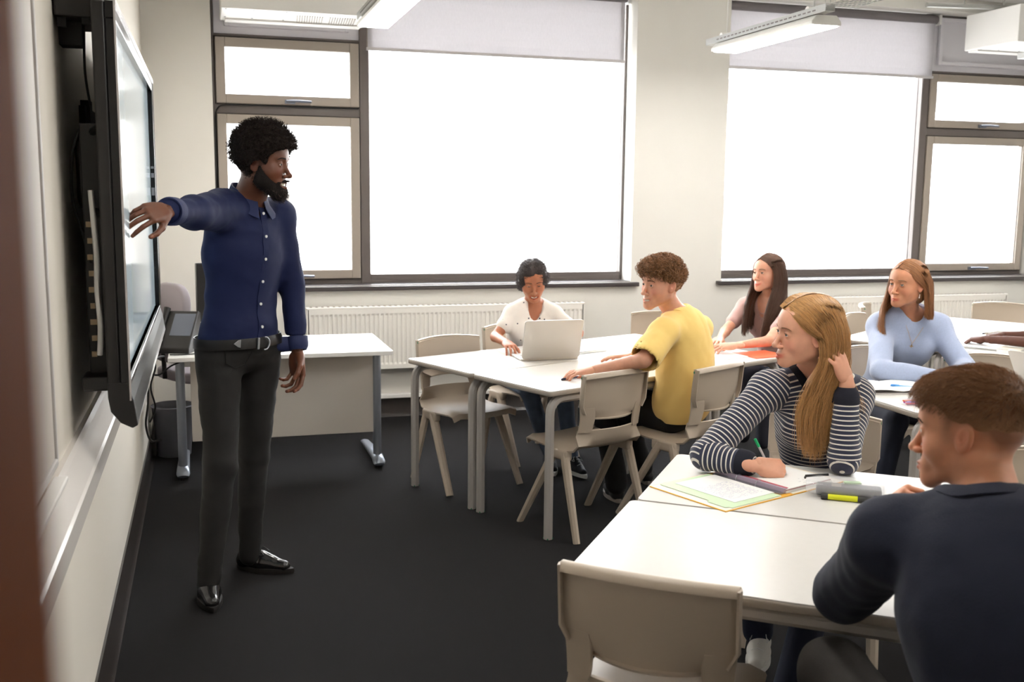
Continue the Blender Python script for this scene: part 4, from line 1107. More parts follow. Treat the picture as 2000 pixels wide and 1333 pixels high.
def garment(ctx, name, prims, m, h=.006, noise=None, clips=(), colors=None, smooth=1):
    v, q = mesh_field(prims, h, noise=noise, clips=clips, smooth=smooth)
    c = colors(v) if colors else None
    o = np_object(name, [(v, q)], m, ctx['root'], colors=c)
    return o, v, q
def trousers(ctx, m, name='trousers', r=(.088, .066, .064, .056), noise=None, hips=.012, h=.0095, end=.0, ztop=None, extra=()):
    J = ctx['J']; f0 = ctx['tf'](0); L = [ell(ctx['sp'](.02), (.162*ctx['cfg'].get('width', 1)+hips+.006*ctx['cfg'].get('fem', 0), .108+hips, .12), f0, k=.04)]
    for s in 'RL':
        a = J['an'+s]; k = J['kn'+s]
        L += [cone(J['hip'+s], k, r[0], r[1], k=.03), cone(k, a+(a-k)*end, r[2], r[3], k=.02)]
    clips = [((0, 0, ztop), (0, 0, 1))] if ztop else []
    return garment(ctx, name, L+list(extra), m, h=h, noise=noise, clips=clips)
def shoe(ctx, heel, toe, m, m_sole, w=.042, lace=None, sole_h=.022, name='shoe'):
    """heel and toe: points on the floor"""
    root = ctx['root']; heel = V(*heel); toe = V(*toe); f = unit(toe-heel); L = np.linalg.norm(toe-heel); r = np.cross(f, (0, 0, 1)); u = V(0, 0, 1)
    P = lambda a, b, c: heel+f*a+r*b+u*c
    pr = [cone(P(.035, 0, .040), P(L*.45, 0, .040), w*.80, w*.88, k=.02, fl=1.0), cone(P(L*.45, 0, .032), P(L-.045, 0, .026), w*.98, w*.62, k=.02),
          cone(P(.045, 0, .05), P(.05, 0, .085), w*.78, w*.76, k=.02), cone(P(.08, 0, .075), P(L*.62, 0, .045), w*.6, w*.5, k=.02)]
    v, q = mesh_field(pr, .005, clips=[((heel[0], heel[1], heel[2]+sole_h*.6), (0, 0, -1)), ((0, 0, heel[2]+.105), (0, 0, 1))], smooth=1)
    o = np_object(name, [(v, q)], m, root)
    out = []
    for k in range(28):
        a = 2*pi*k/28; t = (1-cos(a))/2; wx = w*(.80+.28*sin(pi*min(1, t*1.05))**2)*(1 if t < .8 else (1-.35*((t-.8)/.2)**2)); out.append(P(-.004+t*(L+.008), 0, 0)+r*wx*sin(a)*(1 if t > .02 else 1))
    mb = MB(); vs = []
    for zz, sc in ((.0, .97), (sole_h*.5, 1.0), (sole_h, .97)):
        cc = P(L/2, 0, 0)
        for p in out: vs.append(tuple(cc+(p-cc)*sc+u*zz-V(*root.location)))
    n = 28; fs = [tuple(range(n-1, -1, -1)), tuple(range(2*n, 3*n))]
    for j in range(2):
        for k in range(n): fs.append((j*n+k, j*n+(k+1) % n, (j+1)*n+(k+1) % n, (j+1)*n+k))
    so = MB().add(vs, fs).build('sole', m_sole, root, smooth=40)
    if lace:
        mb = MB()
        for k in range(4):
            x = L*.36+k*.022; zz = .088-k*.0085
            mb.tube([tuple(P(x-.004, -.019, zz-.004)-V(*root.location)), tuple(P(x+.004, 0, zz+.006)-V(*root.location)), tuple(P(x+.0, .019, zz-.004)-V(*root.location))], .0022, 5)
        for s in (-1, 1): mb.tube([tuple(P(L*.36, 0, .095)-V(*root.location)), tuple(P(L*.36+.02, s*.02, .100)-V(*root.location)), tuple(P(L*.36+.045, s*.028, .080)-V(*root.location)), tuple(P(L*.36+.02, s*.03, .078)-V(*root.location)), tuple(P(L*.36, 0, .094)-V(*root.location))], .0016, 5)
        lo_ = mb.build('laces', lace, root)
    # make the sole and laces belong to the shoe
    dg = (so,) if not lace else (so, lo_)
    for c in dg:
        c.parent = o; c.location = V(*root.location)
    return o
def scalp_points(n, rs, keep, infl=1.03):
    out = []
    while len(out) < n:
        d = unit(rs.normal(size=3)); p = SKULL.a+d*SKULL.r*infl
        if keep(p): out.append(p)
    return np.array(out)
def comb(ctx, roots, d0, nsteps, step, coll, pull=None, grav=.25, stiff=.75, off=.004, layer=None, jitter=.02, seed=1, wave=0, wfreq=60):
    """grow strands: roots, d0 in world space; gravity bends them, collider keeps them outside"""
    rs = np.random.default_rng(seed); P = roots.copy(); Dn = d0.copy(); N = len(P); out = [P.copy()]; g = V(0, 0, -1)
    layer = np.full(N, off) if layer is None else layer
    for i in range(nsteps):
        Dn = Dn*stiff+g*grav+rs.normal(size=(N, 3))*jitter
        if pull is not None: Dn += pull(P, i)
        Dn /= np.linalg.norm(Dn, axis=1)[:, None]+1e-9
        Q = P+Dn*step
        for _ in range(2):
            f = field_at(coll, Q); e = .002
            G = np.stack([field_at(coll, Q+V(e, 0, 0))-f, field_at(coll, Q+V(0, e, 0))-f, field_at(coll, Q+V(0, 0, e))-f], 1)
            G /= np.linalg.norm(G, axis=1)[:, None]+1e-9
            push = np.maximum(layer-f, 0)[:, None]; Q = Q+G*push
        Dn = (Q-P)/(np.linalg.norm(Q-P, axis=1)[:, None]+1e-9)
        P = Q; out.append(P.copy())
    out = np.stack(out, 1)
    if wave:
        ph = rs.uniform(0, 6.28, (N, 1)); s = np.arange(nsteps+1)[None, :]*step; am = wave*np.clip(s/.12, 0, 1); dv = rs.normal(size=(N, 1, 3)); dv /= np.linalg.norm(dv, axis=2)[..., None]
        out = out+(np.sin(s*wfreq+ph)*am)[..., None]*dv
    return out
def hair_cols(n, rs, base, var=.25, hi=None, hif=.2):
    c = np.array(base)[None, :]*(1+rs.uniform(-var, var, (n, 1)))
    if hi is not None:
        m = rs.random(n) < hif; c[m] = np.array(hi)*(1+rs.uniform(-.15, .15, (m.sum(), 1)))
    return np.clip(c, 0, 1)
def L3(c): return np.array(lin(c)[:3])
def skinmat(name, rgb, rough=.5, sss=.12): return mat(name, rgb, rough, sss=sss, attr='tint', var=.06, vscale=30, bump=.08, bscale=700)
# ---- helpers that lay trims onto a garment surface
def cast(prims, o, d, r0=.4, r1=0.0, n=80):
    """outermost surface hit going inward from o+d*r0 to o"""
    t = np.linspace(r0, r1, n); P = o[None, :]+d[None, :]*t[:, None]; f = field_at(prims, P); i = np.argmax(f < 0)
    if f[i] >= 0: return o+d*r1
    if i == 0: return P[0]
    a, b = f[i-1], f[i]; return P[i-1]+(P[i]-P[i-1])*(a/(a-b+1e-12))
def band(ctx, name, m, prims, c, axis, w, off=.002, th=.004, n=40, r0=.35, tilt=0, arc=(0, 2*pi), taper=None, flare=0):
    axis = unit(axis); ref = unit(np.cross(axis, (0.3, .95, .1))); ref2 = np.cross(axis, ref); G = []; rl = V(*ctx['root'].location)
    closed = abs(arc[1]-arc[0]-2*pi) < 1e-6
    for i in range(n+1):
        a = arc[0]+(arc[1]-arc[0])*i/n; d = ref*cos(a)+ref2*sin(a); row = []
        for j, u in enumerate((-1, -.5, 0, .5, 1)):
            o = c+axis*(w*.5*u); h = cast(prims, o, d, r0); row.append(h+d*(off+flare*(u+1)*.5)-rl)
        G.append(row)
    return MB().shell(G, th).build(name, m, ctx['root'], smooth=50)
def P_arm(ctx, s, t0, t1=None):   # point along the forearm 0 elbow .. 1 wrist
    J = ctx['J']; return J['el'+s]+(J['wr'+s]-J['el'+s])*t0

# ------------------------------------------------------------------ the teacher
sk_dark = skinmat('skin_deep_brown', (112, 68, 48), .42, .06)
def teacher():
    J = dict(head=(.590, 4.19, 1.732), neck=(.525, 4.255, 1.568), shR=(.418, 4.14, 1.560), elR=(.330, 3.86, 1.545), wrR=(.243, 3.585, 1.555), shL=(.660, 4.345, 1.525), elL=(.705, 4.345, 1.235), wrL=(.716, 4.27, .962),
             hipR=(.402, 4.18, .955), hipL=(.562, 4.30, .941), knR=(.394, 4.12, .54), knL=(.531, 4.33, .523), anR=(.338, 4.09, .095), anL=(.508, 4.37, .085), pelvis=(.481, 4.24, 1.0))
    c = person(dict(J=J, label='smiling man with big dark afro and grey-flecked beard, navy shirt, pointing back at the screen', base=(.42, 4.2), skin=sk_dark, face=(.90, -.43, -.05), gaze=(.15, 1, .02), width=1.10, hres=.0024,
        smile=1, open=1, lip=(.72, .55, .55), nosew=1.25, nose=1.1, neckr=.058, hs=1.05, brow=mat('hair_black', (24, 18, 16), .8), browt=1.4, lid=.5, nail=(1.7, 1.9, 2.0),
        hands=dict(R=dict(dir=(-.55, -.76, -.10), back=(.3, -.8, .55), curl=[(.55, .5, .3), (.45, .5, .3), (.5, .6, .4), (.75, .8, .4)], thumb=(.8, .1), spread=.5, size=1.0, res=.0024),
                   L=dict(dir=(.02, -.10, -1), back=(.75, .6, .05), curl=[(.45, .5, .3), (.55, .6, .35), (.65, .7, .4), (.75, .75, .4)], thumb=(.3, .6), size=1.06)), iris=mat('iris_dark', (40, 22, 14), .1)))
    J = c['J']; root = c['root']; sm = mat('navy_shirt', (25, 33, 70), .75, bump=.15, bscale=900, spec=.3)
    sp = c['torso'](.013)+sleeves(c, r=(.060, .053, .052, .040), to=1.86, k=.045)
    f = c['tf'](.5); sp += [cone(J['shR']+V(.02, .03, -.03), J['elR'], .060, .052, k=.05)]
    sp += [ell(c['sp'](.16), (.150, .118, .085), f, k=.05)]
    nk = cone(c['neck']+c['up']*-.03, c['neck']+c['up']*.12, .056, .075, k=.01, sub=True)
    vn = cone(c['neck']+f@V(0, .09, -.035), c['neck']+f@V(0, .07, .06), .012, .045, k=.01, sub=True)
    nz = wrinkle(.0042, 22, 3, (1, 1, .5)); nz2 = wrinkle(.0022, 60, 4)
    garment(c, 'shirt', sp+[nk, vn], sm, h=.0062, noise=lambda x, y, z: nz(x, y, z)+nz2(x, y, z), clips=[((0, 0, 1.035), (0, 0, -1))])
    # placket, buttons
    rl = V(*root.location); G = []; bt = []
    for i in range(25):
        t = .99-.94*i/24; o = c['sp'](t); fr = c['tf'](t); row = []
        for u in (-.014, 0, .014): row.append(cast(sp, o+fr@V(u-.002, 0, 0), fr@V(0, 1, 0), .3)+fr@V(0, .0035+.002*sin(i*1.9), 0)-rl)
        G.append(row)
    MB().shell(G, .003).build('placket', sm, root, smooth=50)
    for i in (1, 5, 9, 13, 17, 21):
        p = V(*G[i][1]); fr = c['tf'](.5); n = fr@V(0, 1, 0)
        MB().tube([tuple(p), tuple(p+n*.005)], .0058, 12).build('button', mat('button_white', (230, 228, 225), .3), root)
    # collar: two leaves standing round the neck
    for s in (-1, 1):
        G = []
        for i in range(11):
            a = -pi/2+.0+(pi*.93)*i/10; d = f@V(s*cos(a), sin(a), 0); dz = -.012*sin(a)
            b = c['neck']+d*(.063)+f@V(0, .010, .038+.030*(1-sin(a))/2+dz); dr = .040+.035*max(0, sin(a))**2
            G.append([b+f@V(0, 0, .006)-rl, b+d*.006+f@V(0, 0, .008)-rl, b+d*(.014+.01*max(0, sin(a)))-f@V(0, 0, dr*.5)-rl, b+d*(.022+.026*max(0, sin(a)))+f@V(s*.010*max(0, sin(a)), 0, -dr*1.05)-rl])
        MB().shell(G, .003).build('collar', mat('navy_collar', (34, 43, 84), .7, bump=.15, bscale=900), root, smooth=60)
    cm = mat('navy_collar', (0, 0, 0))
    for s, t in (('R', .88), ('L', .92)):
        band(c, 'cuff', cm, sp, P_arm(c, s, t-.06), J['wr'+s]-J['el'+s], .055, off=.002, th=.005, r0=.1, flare=.003)
    # trousers, belt
    tm = mat('black_denim', (33, 31, 30), .75, bump=.25, bscale=800, var=.12, vscale=14)
    n1 = wrinkle(.004, 30, 8, (.5, .5, 1)); n2 = wrinkle(.002, 75, 9, (.4, .4, 1))
    _, v, q = trousers(c, tm, r=(.090, .064, .064, .047), noise=lambda x, y, z: n1(x, y, z)+n2(x, y, z), h=.007, end=.02, ztop=1.045)
    f0 = c['tf'](0); tp = [ell(c['sp'](.02), (.174, .120, .12), f0)]+c['torso'](.006)
    band(c, 'belt', mat('black_leather', (26, 24, 24), .35), tp, V(J['pelvis'][0], J['pelvis'][1], 1.030)+V(0, 0, 0), (0.0, 0, 1), .040, off=.008, th=.004, n=60)
    fr = f0; o = V(J['pelvis'][0], J['pelvis'][1], 1.030); bx = cast(tp, o+fr@V(-.01, 0, 0), fr@V(0, 1, 0), .3)+fr@V(0, .014, 0)-rl
    ring = [tuple(bx+fr@V(-.024*cos(a)-.004, .002, .025*sin(a))) for a in np.linspace(-1.7, 1.7, 14)]
    MB().tube(ring, .0042, 8).build('belt_buckle', m_metal, root, smooth=50)
    b2 = MB().box(-.005, -.003, -.023, .005, .004, .023).build('belt_keeper', m_metal, root, bevel=.002); b2.matrix_local = Matrix.Translation(Vector(bx+fr@V(.026, 0, 0)))@Matrix([list(r)+[0] for r in fr]+[[0, 0, 0, 1]])
    tx = cast(tp, o+fr@V(.09, 0, 0), fr@V(0, 1, 0), .3)+fr@V(0, .013, 0)-rl
    tpp = MB().prism([(0, -.016), (0, .016), (.014, .013), (.034, 0), (.014, -.013)], 0, .003).build('belt_tip', m_metal, root, bevel=.001)
    R3 = np.stack([fr[:, 0], fr[:, 2], fr[:, 1]], 1); tpp.matrix_local = Matrix.Translation(Vector(tx))@Matrix([list(r)+[0] for r in R3]+[[0, 0, 0, 1]])
    # pocket seam and fly
    for pts in ([(.135, 0), (.128, -.05), (.09, -.068), (.05, -.055), (.035, -.005)],):
        L = []
        for a, b in pts: L.append(tuple(cast(tp+[cone(J['hipR'], J['knR'], .09, .064, k=.03)], o+fr@V(a, 0, b-.03), fr@V(0, 1, 0), .3)+fr@V(0, .002, 0)-rl))
        MB().tube(L, .0018, 5).build('pocket_seam', m_blackm, root)
    sh = mat('black_shoe_leather', (24, 22, 23), .2, coat=.5, bump=.1, bscale=120); so = mat('shoe_sole', (30, 26, 24), .6)
    shoe(c, (.325, 4.185, .001), (.352, 3.945, .001), sh, so, w=.046, lace=m_black)
    shoe(c, (.455, 4.43, .001), (.685, 4.30, .001), sh, so, w=.044, lace=m_black)
    # afro
    rs = np.random.default_rng(11); hm = mat('hair_afro', (44, 33, 28), .75, attr='tint', spec=.25)
    cc = V(0, .000, .050); rr = V(.124, .121, .113)
    af = [ell(cc, rr), ell((0, .102, -.030), (.30, .058, .090), k=.006, sub=True), ell((0, .105, -.085), (.3, .088, .088), k=.01, sub=True), ell((.085, .012, -.022), (.03, .024, .032), k=.01, sub=True), ell((-.085, .012, -.022), (.03, .024, .032), k=.01, sub=True), ell((0, .045, -.125), (.11, .095, .070), k=.02, sub=True)]
    nza = wrinkle(.006, 90, 21)
    v, q = mesh_field(af, .004, noise=lambda x, y, z: nza(x, y, z)+.004)
    vw = (c['Rh']@(v*c['S']).T).T+c['Hc']
    hv = np_object('hair', [(vw, q)], hm, root, colors=np.tile(np.array([[.7, .7, .7]]), (len(v), 1)))
    N = 5600; idx = rs.integers(0, len(v), N); pv = v[idx]; out = pv-cc; out /= np.linalg.norm(out, axis=1)[:, None]; keep = (field_at([SKULL], pv) > .006) & ~((pv[:, 1] > .095) & (pv[:, 2] < .038)); out[:, 2] += .35*((pv[:, 1] > .07) & (pv[:, 2] < .06)); pv = pv[keep]; out = out[keep]; N = len(pv)
    S_ = 9; t = np.linspace(0, 1, S_); a = unit(rs.normal(size=3)); A = np.cross(out, rs.normal(size=(N, 3))); A /= np.linalg.norm(A, axis=1)[:, None]; B = np.cross(out, A)
    edge = field_at([af[0]], pv) < -.012; ln = rs.uniform(.010, .024, N)*np.where(edge, .35, 1); ph = rs.uniform(0, 6.28, N); rd = .0035
    pts = pv[:, None, :]+out[:, None, :]*(ln[:, None]*t-.004)[..., None]+(A[:, None, :]*np.cos(t*9+ph[:, None])[..., None]+B[:, None, :]*np.sin(t*9+ph[:, None])[..., None])*rd
    pw = np.einsum('ij,nsj->nsi', c['Rh'], pts*c['S'])+c['Hc']
    strands('hair_curls', pw, np.linspace(.0011, .0006, S_), hm, root, hair_cols(N, rs, (.9, .9, .9), .3))
    # beard
    bm_ = mat('hair_beard', (40, 33, 30), .8, attr='tint', spec=.25)
    lipc = ell((0, .098, -.0755), (.031, .03, .011), k=.006, sub=True)
    bd = [cone((s*.0610, .016, -.018), (s*.051, .026, -.066), .0135, .024, k=.03) for s in (-1, 1)]+[cone((s*.050, .010, -.060), (s*.024, .060, -.100), .024, .028, k=.03) for s in (-1, 1)]+[ell((0, .066, -.108), (.034, .031, .032), k=.02), cone((0, .097, -.0620), (.030, .076, -.0700), .0085, .0075, k=.008), cone((0, .097, -.0620), (-.030, .076, -.0700), .0085, .0075, k=.008), cone((0, .093, -.060), (0, .0935, -.0605), .008, .008, k=.01), lipc]
    bd += [ell((0, .1, -.030), (.045, .045, .0265), k=.005, sub=True), ell((0, .03, -.165), (.06, .04, .04), k=.02, sub=True)]
    nb = wrinkle(.002, 150, 5)
    v, q = mesh_field(bd, .003, noise=lambda x, y, z: nb(x, y, z)+.001)
    vw = (c['Rh']@(v*c['S']).T).T+c['Hc']
    np_object('beard', [(vw, q)], bm_, root, colors=np.full((len(v), 3), .8))
    k = (v[:, 2] > -.16); vi = v[k]; N = 2200; pv = vi[rs.integers(0, len(vi), N)]; o3 = pv-V(0, .02, -.06); o3 /= np.linalg.norm(o3, axis=1)[:, None]; out = o3+V(0, .1, -.5); out /= np.linalg.norm(out, axis=1)[:, None]
    fz = field_at(bd, pv); A = np.cross(out, rs.normal(size=(N, 3))); A /= np.linalg.norm(A, axis=1)[:, None]; B = np.cross(out, A); t = np.linspace(0, 1, 5); ph = rs.uniform(0, 6.28, N); ln = rs.uniform(.004, .010, N)*(1+.6*(pv[:, 2] < -.1))
    pts = pv[:, None, :]+out[:, None, :]*(ln[:, None]*t-.001)[..., None]+(A[:, None, :]*np.cos(t*7+ph[:, None])[..., None]+B[:, None, :]*np.sin(t*7+ph[:, None])[..., None])*.0016
    pw = np.einsum('ij,nsj->nsi', c['Rh'], pts*c['S'])+c['Hc']
    hc = hair_cols(N, rs, (.9, .9, .9), .2); g = (rs.random(N) < .28) & (pv[:, 2] < -.09); hc[g] = 1.0; hc = hc*np.where(g[:, None], 6.0, 1.0)
    strands('beard_curls', pw, np.linspace(.0006, .0003, 5), bm_, root, hc)
    return c
T0 = teacher()
# ------------------------------------------------------------------ the pupils
sk_fair = skinmat('skin_fair', (218, 160, 132), .48)
sk_fair2 = skinmat('skin_fair_warm', (212, 152, 120), .48)
sk_tan = skinmat('skin_light_brown', (172, 108, 76), .45)
sk_med = skinmat('skin_tanned', (204, 142, 108), .48)
def to_world(c, v): return (c['Rh']@(v*c['S']).T).T+c['Hc']
def cap(c, prims, m, noise=None, h=.0048, name='hair', tint=.8):
    v, q = mesh_field(prims, h, noise=noise); o = np_object(name, [(to_world(c, v), q)], m, c['root'], colors=np.full((len(v), 3), tint)); return o, v, q
def wprims(c, prims): return [p.xf(c['Rh'], c['Hc'], c['S']) for p in prims]
FACECUT = [ell((0, .118, -.030), (.066, .062, .078), k=.012, sub=True), ell((0, .03, -.150), (.10, .12, .075), k=.02, sub=True)]
def crew_band(c, m, prims, w=.022, r=.060, name='neck_rib', tilt=.02, z0=-.012):
    """ribbed ring laid on the edge of the neck opening"""
    rl = V(*c['root'].location); fr = c['tf'](1.0); G = []; hs = np.linspace(.09, -.10, 90)
    for i in range(41):
        a = 2*pi*i/40; d = fr@V(cos(a), sin(a), 0); P = []; 
        for h in hs:
            t = (h-z0)/(.14-z0); P.append(c['neck']+fr@V(0, tilt*(1-t), h)+d*(r*(1+.15*t)+.004))
        P = np.array(P); f = field_at(prims, P); k = int(np.argmax(f < 0)); p = P[k]
        o = p+d*w-rl; q = c['neck']+fr@V(0, .01, -.02); 
        # outer edge follows the garment surface
        hh = np.linspace(.05, -.08, 60); Q = (p+d*w)[None]+fr[:, 2][None]*hh[:, None]; fq = field_at(prims, Q); kk = int(np.argmax(fq < 0)); o = Q[kk] if fq[kk] < 0 else p+d*w
        G.append([o+fr[:, 2]*.002-rl, (o*.5+p*.5)+fr[:, 2]*.0055-rl, p+fr[:, 2]*.005-rl, p-d*.004-fr[:, 2]*.004-rl])
    return MB().shell(G, .004).build(name, m, c['root'], smooth=60)
def cr(P, t):
    """Catmull-Rom through P (n,...,3) at parameters t in 0..1"""
    P = np.asarray(P, float); n = len(P)-1; x = np.clip(np.asarray(t), 0, 1)*n; i = np.minimum(x.astype(int), n-1); f = (x-i).reshape((-1,)+(1,)*(P.ndim-1))
    a = P[np.maximum(i-1, 0)]; b = P[i]; c_ = P[i+1]; d = P[np.minimum(i+2, n)]
    return .5*((2*b)+(c_-a)*f+(2*a-5*b+4*c_-d)*f**2+(-a+3*b-3*c_+d)*f**3)
def sheet(c, grid, N, m, seed, cols, S_=26, rad=.0009, thick=.010, clump=9, wave=.003, wf=5, flare=.012, tint=.75, base=True, inset=.004, lenvar=.12):
    """a combed layer of hair: control curves (front..back) x (root..tip), in head space"""
    rs = np.random.default_rng(seed); G = np.asarray(grid, float); u = rs.random(N); U = cr(G, u)               # N x nt x 3
    ts = np.linspace(0, 1, S_); kc = np.round(u*clump+rs.uniform(-.3, .3, N))/clump; kc = np.clip(kc, 0, 1); Uc = cr(G, kc)
    ln = 1-lenvar*rs.random(N)
    out = np.zeros((N, S_, 3))
    nt = G.shape[1]
    for k, t in enumerate(ts):
        a = np.stack([cr(U[:, :, j].T, np.full(1, 0))[0] if False else np.zeros(N) for j in range(1)], 1) if False else None
        x = np.clip(t*ln, 0, 1)*(nt-1); i = np.minimum(x.astype(int), nt-2); f = (x-i)[:, None]; ar = np.arange(N)
        def ev(W): 
            p0 = W[ar, np.maximum(i-1, 0)]; p1 = W[ar, i]; p2 = W[ar, i+1]; p3 = W[ar, np.minimum(i+2, nt-1)]
            return .5*((2*p1)+(p2-p0)*f+(2*p0-5*p1+4*p2-p3)*f**2+(-p0+3*p1-3*p2+p3)*f**3)
        w = .65*t**1.2; out[:, k] = ev(U)*(1-w)+ev(Uc)*w
    off = rs.normal(size=(N, 3)); off /= np.linalg.norm(off, axis=1)[:, None]
    q = ts[None, :, None]; out += off[:, None, :]*(thick*rs.random((N, 1, 1)))*(.15+.85*np.minimum(1, q*2.2))+off[:, None, :]*flare*rs.random((N, 1, 1))*q**3
    cen = V(0, -.012, .03); o = out-cen; nn = o/np.linalg.norm(o, axis=2)[..., None]; out += nn*(thick*.5*rs.random((N, 1, 1)))*(1-np.clip(q*2-1, 0, 1))
    ph = rs.uniform(0, 6.28, (N, 1)); ck = (kc*37)[:, None]; A = rs.normal(size=(N, 1, 3))*.4+np.array([0, 1, 0]); out += (np.sin(ts[None]*wf*2+ck+ph*.18)*wave*np.clip(ts*2-.5, 0, 1))[..., None]*A
    def push(X, k):
        cc = V(0, -.018, .034); r_ = V(.0835, .106, .0935)*k; d = (X-cc)/r_; qn = np.linalg.norm(d, axis=-1)[..., None]; return np.where(qn < 1, cc+(X-cc)/np.maximum(qn, .3), X)
    out = push(out, 1+.035*rs.random((N, 1, 1)))
    P = to_world(c, out.reshape(-1, 3)).reshape(out.shape)
    rr = np.linspace(rad, rad*.5, S_)
    strands('hair_strands', P, rr, m, c['root'], hair_cols(N, rs, *cols))
    if base:
        uu = np.linspace(.10, .95, 16); B = cr(G, uu); vs = []
        tt = np.linspace(0, .93, 20); rows = []
        for r_ in B: rows.append(cr(r_, tt))
        B = np.array(rows); cn = B-V(0, -.012, 0); B = B-cn/np.linalg.norm(cn, axis=2)[..., None]*inset
        B = push(B, .995); W = to_world(c, B.reshape(-1, 3)).reshape(B.shape)-V(*c['root'].location)
        mb = MB().shell(W, .004); o = mb.build('hair_layer', m, c['root'], smooth=80); at = o.data.attributes.new('tint', 'FLOAT_COLOR', 'POINT'); at.data.foreach_set('color', np.tile(np.array([tint, tint, tint, 1], np.float32), len(o.data.vertices)))
def neckcut(c, r=.060, z0=-.012, tilt=.02):
    fr = c['tf'](1.0); return cone(c['neck']+fr@V(0, tilt, z0), c['neck']+fr@V(0, -.0, .14), r, r*1.15, k=.008, sub=True)

# ---------- girl at the laptop
def laptop_girl():
    J = dict(head=(2.236, 5.83, 1.112), neck=(2.27, 5.925, .955), shR=(2.145, 5.93, .900), elR=(2.015, 5.86, .775), wrR=(2.01, 5.60, .776), shL=(2.395, 5.90, .892), elL=(2.50, 5.74, .80), wrL=(2.28, 5.60, .776),
             hipR=(2.17, 6.05, .50), hipL=(2.31, 6.02, .50), knR=(2.15, 5.63, .50), knL=(2.36, 5.6, .50), anR=(2.30, 5.66, .10), anL=(2.40, 5.55, .10), pelvis=(2.24, 6.05, .53))
    c = person(dict(J=J, vneck=1, label='girl with tied-back dark curly hair and white dotted blouse, smiling down at the silver laptop', skin=sk_tan, fem=1, width=.84, face=(-.20, -.92, -.30), roll=-.06, gaze=(0, .8, -.5),
        blush=.04, smile=1, open=.5, lid=.95, hs=.99, lip=(.84, .42, .42), nosew=1.15, brow=mat('hair_black', (30, 22, 20), .8), browt=.8, lash=1, arm=.85, neckr=.046,
        hands=dict(R=dict(dir=(.05, -1, -.12), back=(0, -.1, 1), curl=TYPE, thumb=(.5, .3), size=.92), L=dict(dir=(-.1, -1, -.12), back=(0, -.1, 1), curl=TYPE, thumb=(.5, .3), size=.92))))
    m = mat('blouse_cotton', (232, 224, 213), .75, bump=.25, bscale=300)
    nt = m.node_tree; N = nt.nodes; L = nt.links; b = N['Principled BSDF']
    tc = N.new('ShaderNodeTexCoord'); vo = N.new('ShaderNodeTexVoronoi'); vo.inputs['Scale'].default_value = 21; L.new(tc.outputs['Object'], vo.inputs['Vector'])
    lt = N.new('ShaderNodeMath'); lt.operation = 'LESS_THAN'; lt.inputs[1].default_value = .10; L.new(vo.outputs['Distance'], lt.inputs[0])
    mx = N.new('ShaderNodeMix'); mx.data_type = 'RGBA'; mx.inputs[6].default_value = lin((232, 224, 213)); mx.inputs[7].default_value = lin((40, 36, 48)); L.new(lt.outputs[0], mx.inputs[0]); L.new(mx.outputs[2], b.inputs['Base Color'])
    f = c['tf'](.8); nz = wrinkle(.003, 35, 31, (1, 1, .4)); nk = c['neck']
    pr = c['torso'](.014)+sleeves(c, r=(.050, .050, .0, .0), to=.50, k=.03)
    cut = [neckcut(c, .054, -.005), cone(nk+f@V(0, .085, -.135), nk+f@V(0, .075, .02), .004, .048, k=.006, sub=True)]
    garment(c, 'blouse', pr+cut, m, h=.0072, noise=nz, clips=[((0, 0, .50), (0, 0, -1))])
    rl = V(*c['root'].location)
    for s in (-1, 1):
        G = []
        for t in np.linspace(0, 1, 9):
            # from the nape round and down to the V
            a = pi*.95*(t*1.25-.5) if t < .72 else pi*.40; a = min(a, pi*.40)
            if t < .72: base = nk+f@V(s*cos(a)*.056, sin(a)*.056+.01, .012-.01*t)
            else: u = (t-.72)/.28; base = nk+f@V(s*(.030-.026*u), .078+.028*u, -.012-.10*u)
            o = unit(f@V(s*(1-.3*t), .25 if t > .5 else -.2, -.35)); 
            G.append([base-rl, base+o*.020+f@V(0, .003, .004)-rl, base+o*(.038-.02*max(0, t-.8)/.2)+f@V(0, .006, -.004)-rl])
        MB().shell(G, .003).build('collar', mat('blouse_plain', (232, 225, 215), .75), c['root'], smooth=60)
    trousers(c, mat('blue_denim', (98, 112, 134), .8, bump=.3, bscale=700, var=.15, vscale=20), r=(.080, .058, .054, .042), ztop=.62)
    sh = mat('dark_trainer', (34, 34, 40), .6, bump=.3, bscale=400); so = mat('white_sole', (222, 220, 214), .5)
    shoe(c, (2.30, 5.70, .001), (2.27, 5.47, .001), sh, so, w=.038, lace=m_whitep); shoe(c, (2.40, 5.60, .001), (2.43, 5.37, .001), sh, so, w=.038, lace=m_whitep)
    hm = mat('hair_dark_curly', (62, 50, 46), .5, attr='tint', spec=.4)
    nzh = wrinkle(.003, 120, 13)
    o, v, q = cap(c, [ell((0, -.014, .036), (.086, .108, .094)), ell((.055, .01, .012), (.036, .055, .045), k=.02), ell((-.055, .01, .012), (.036, .055, .045), k=.02), ell((.045, -.075, -.055), (.048, .042, .045), k=.02), ell((-.045, -.070, -.040), (.034, .038, .035), k=.02)]+
        [ell((0, .125, -.020), (.062, .068, .096), k=.010, sub=True), ell((0, .07, -.12), (.075, .075, .065), k=.01, sub=True)]+[ell((s*.088, .008, -.03), (.022, .02, .032), k=.01, sub=True) for s in (-1, 1)], hm, nzh)
    rs = np.random.default_rng(4); N_ = 1900; pv = v[rs.integers(0, len(v), N_)]; k = (field_at([SKULL], pv) > .004); pv = pv[k]; N_ = len(pv)
    out = pv-V(0, -.01, .02); out /= np.linalg.norm(out, axis=1)[:, None]; back = np.stack([np.sign(pv[:, 0])*.5, -np.ones(N_), -.35*np.ones(N_)], 1); tang = back-out*(back*out).sum(1)[:, None]; tang /= np.linalg.norm(tang, axis=1)[:, None]; A = np.cross(tang, out)
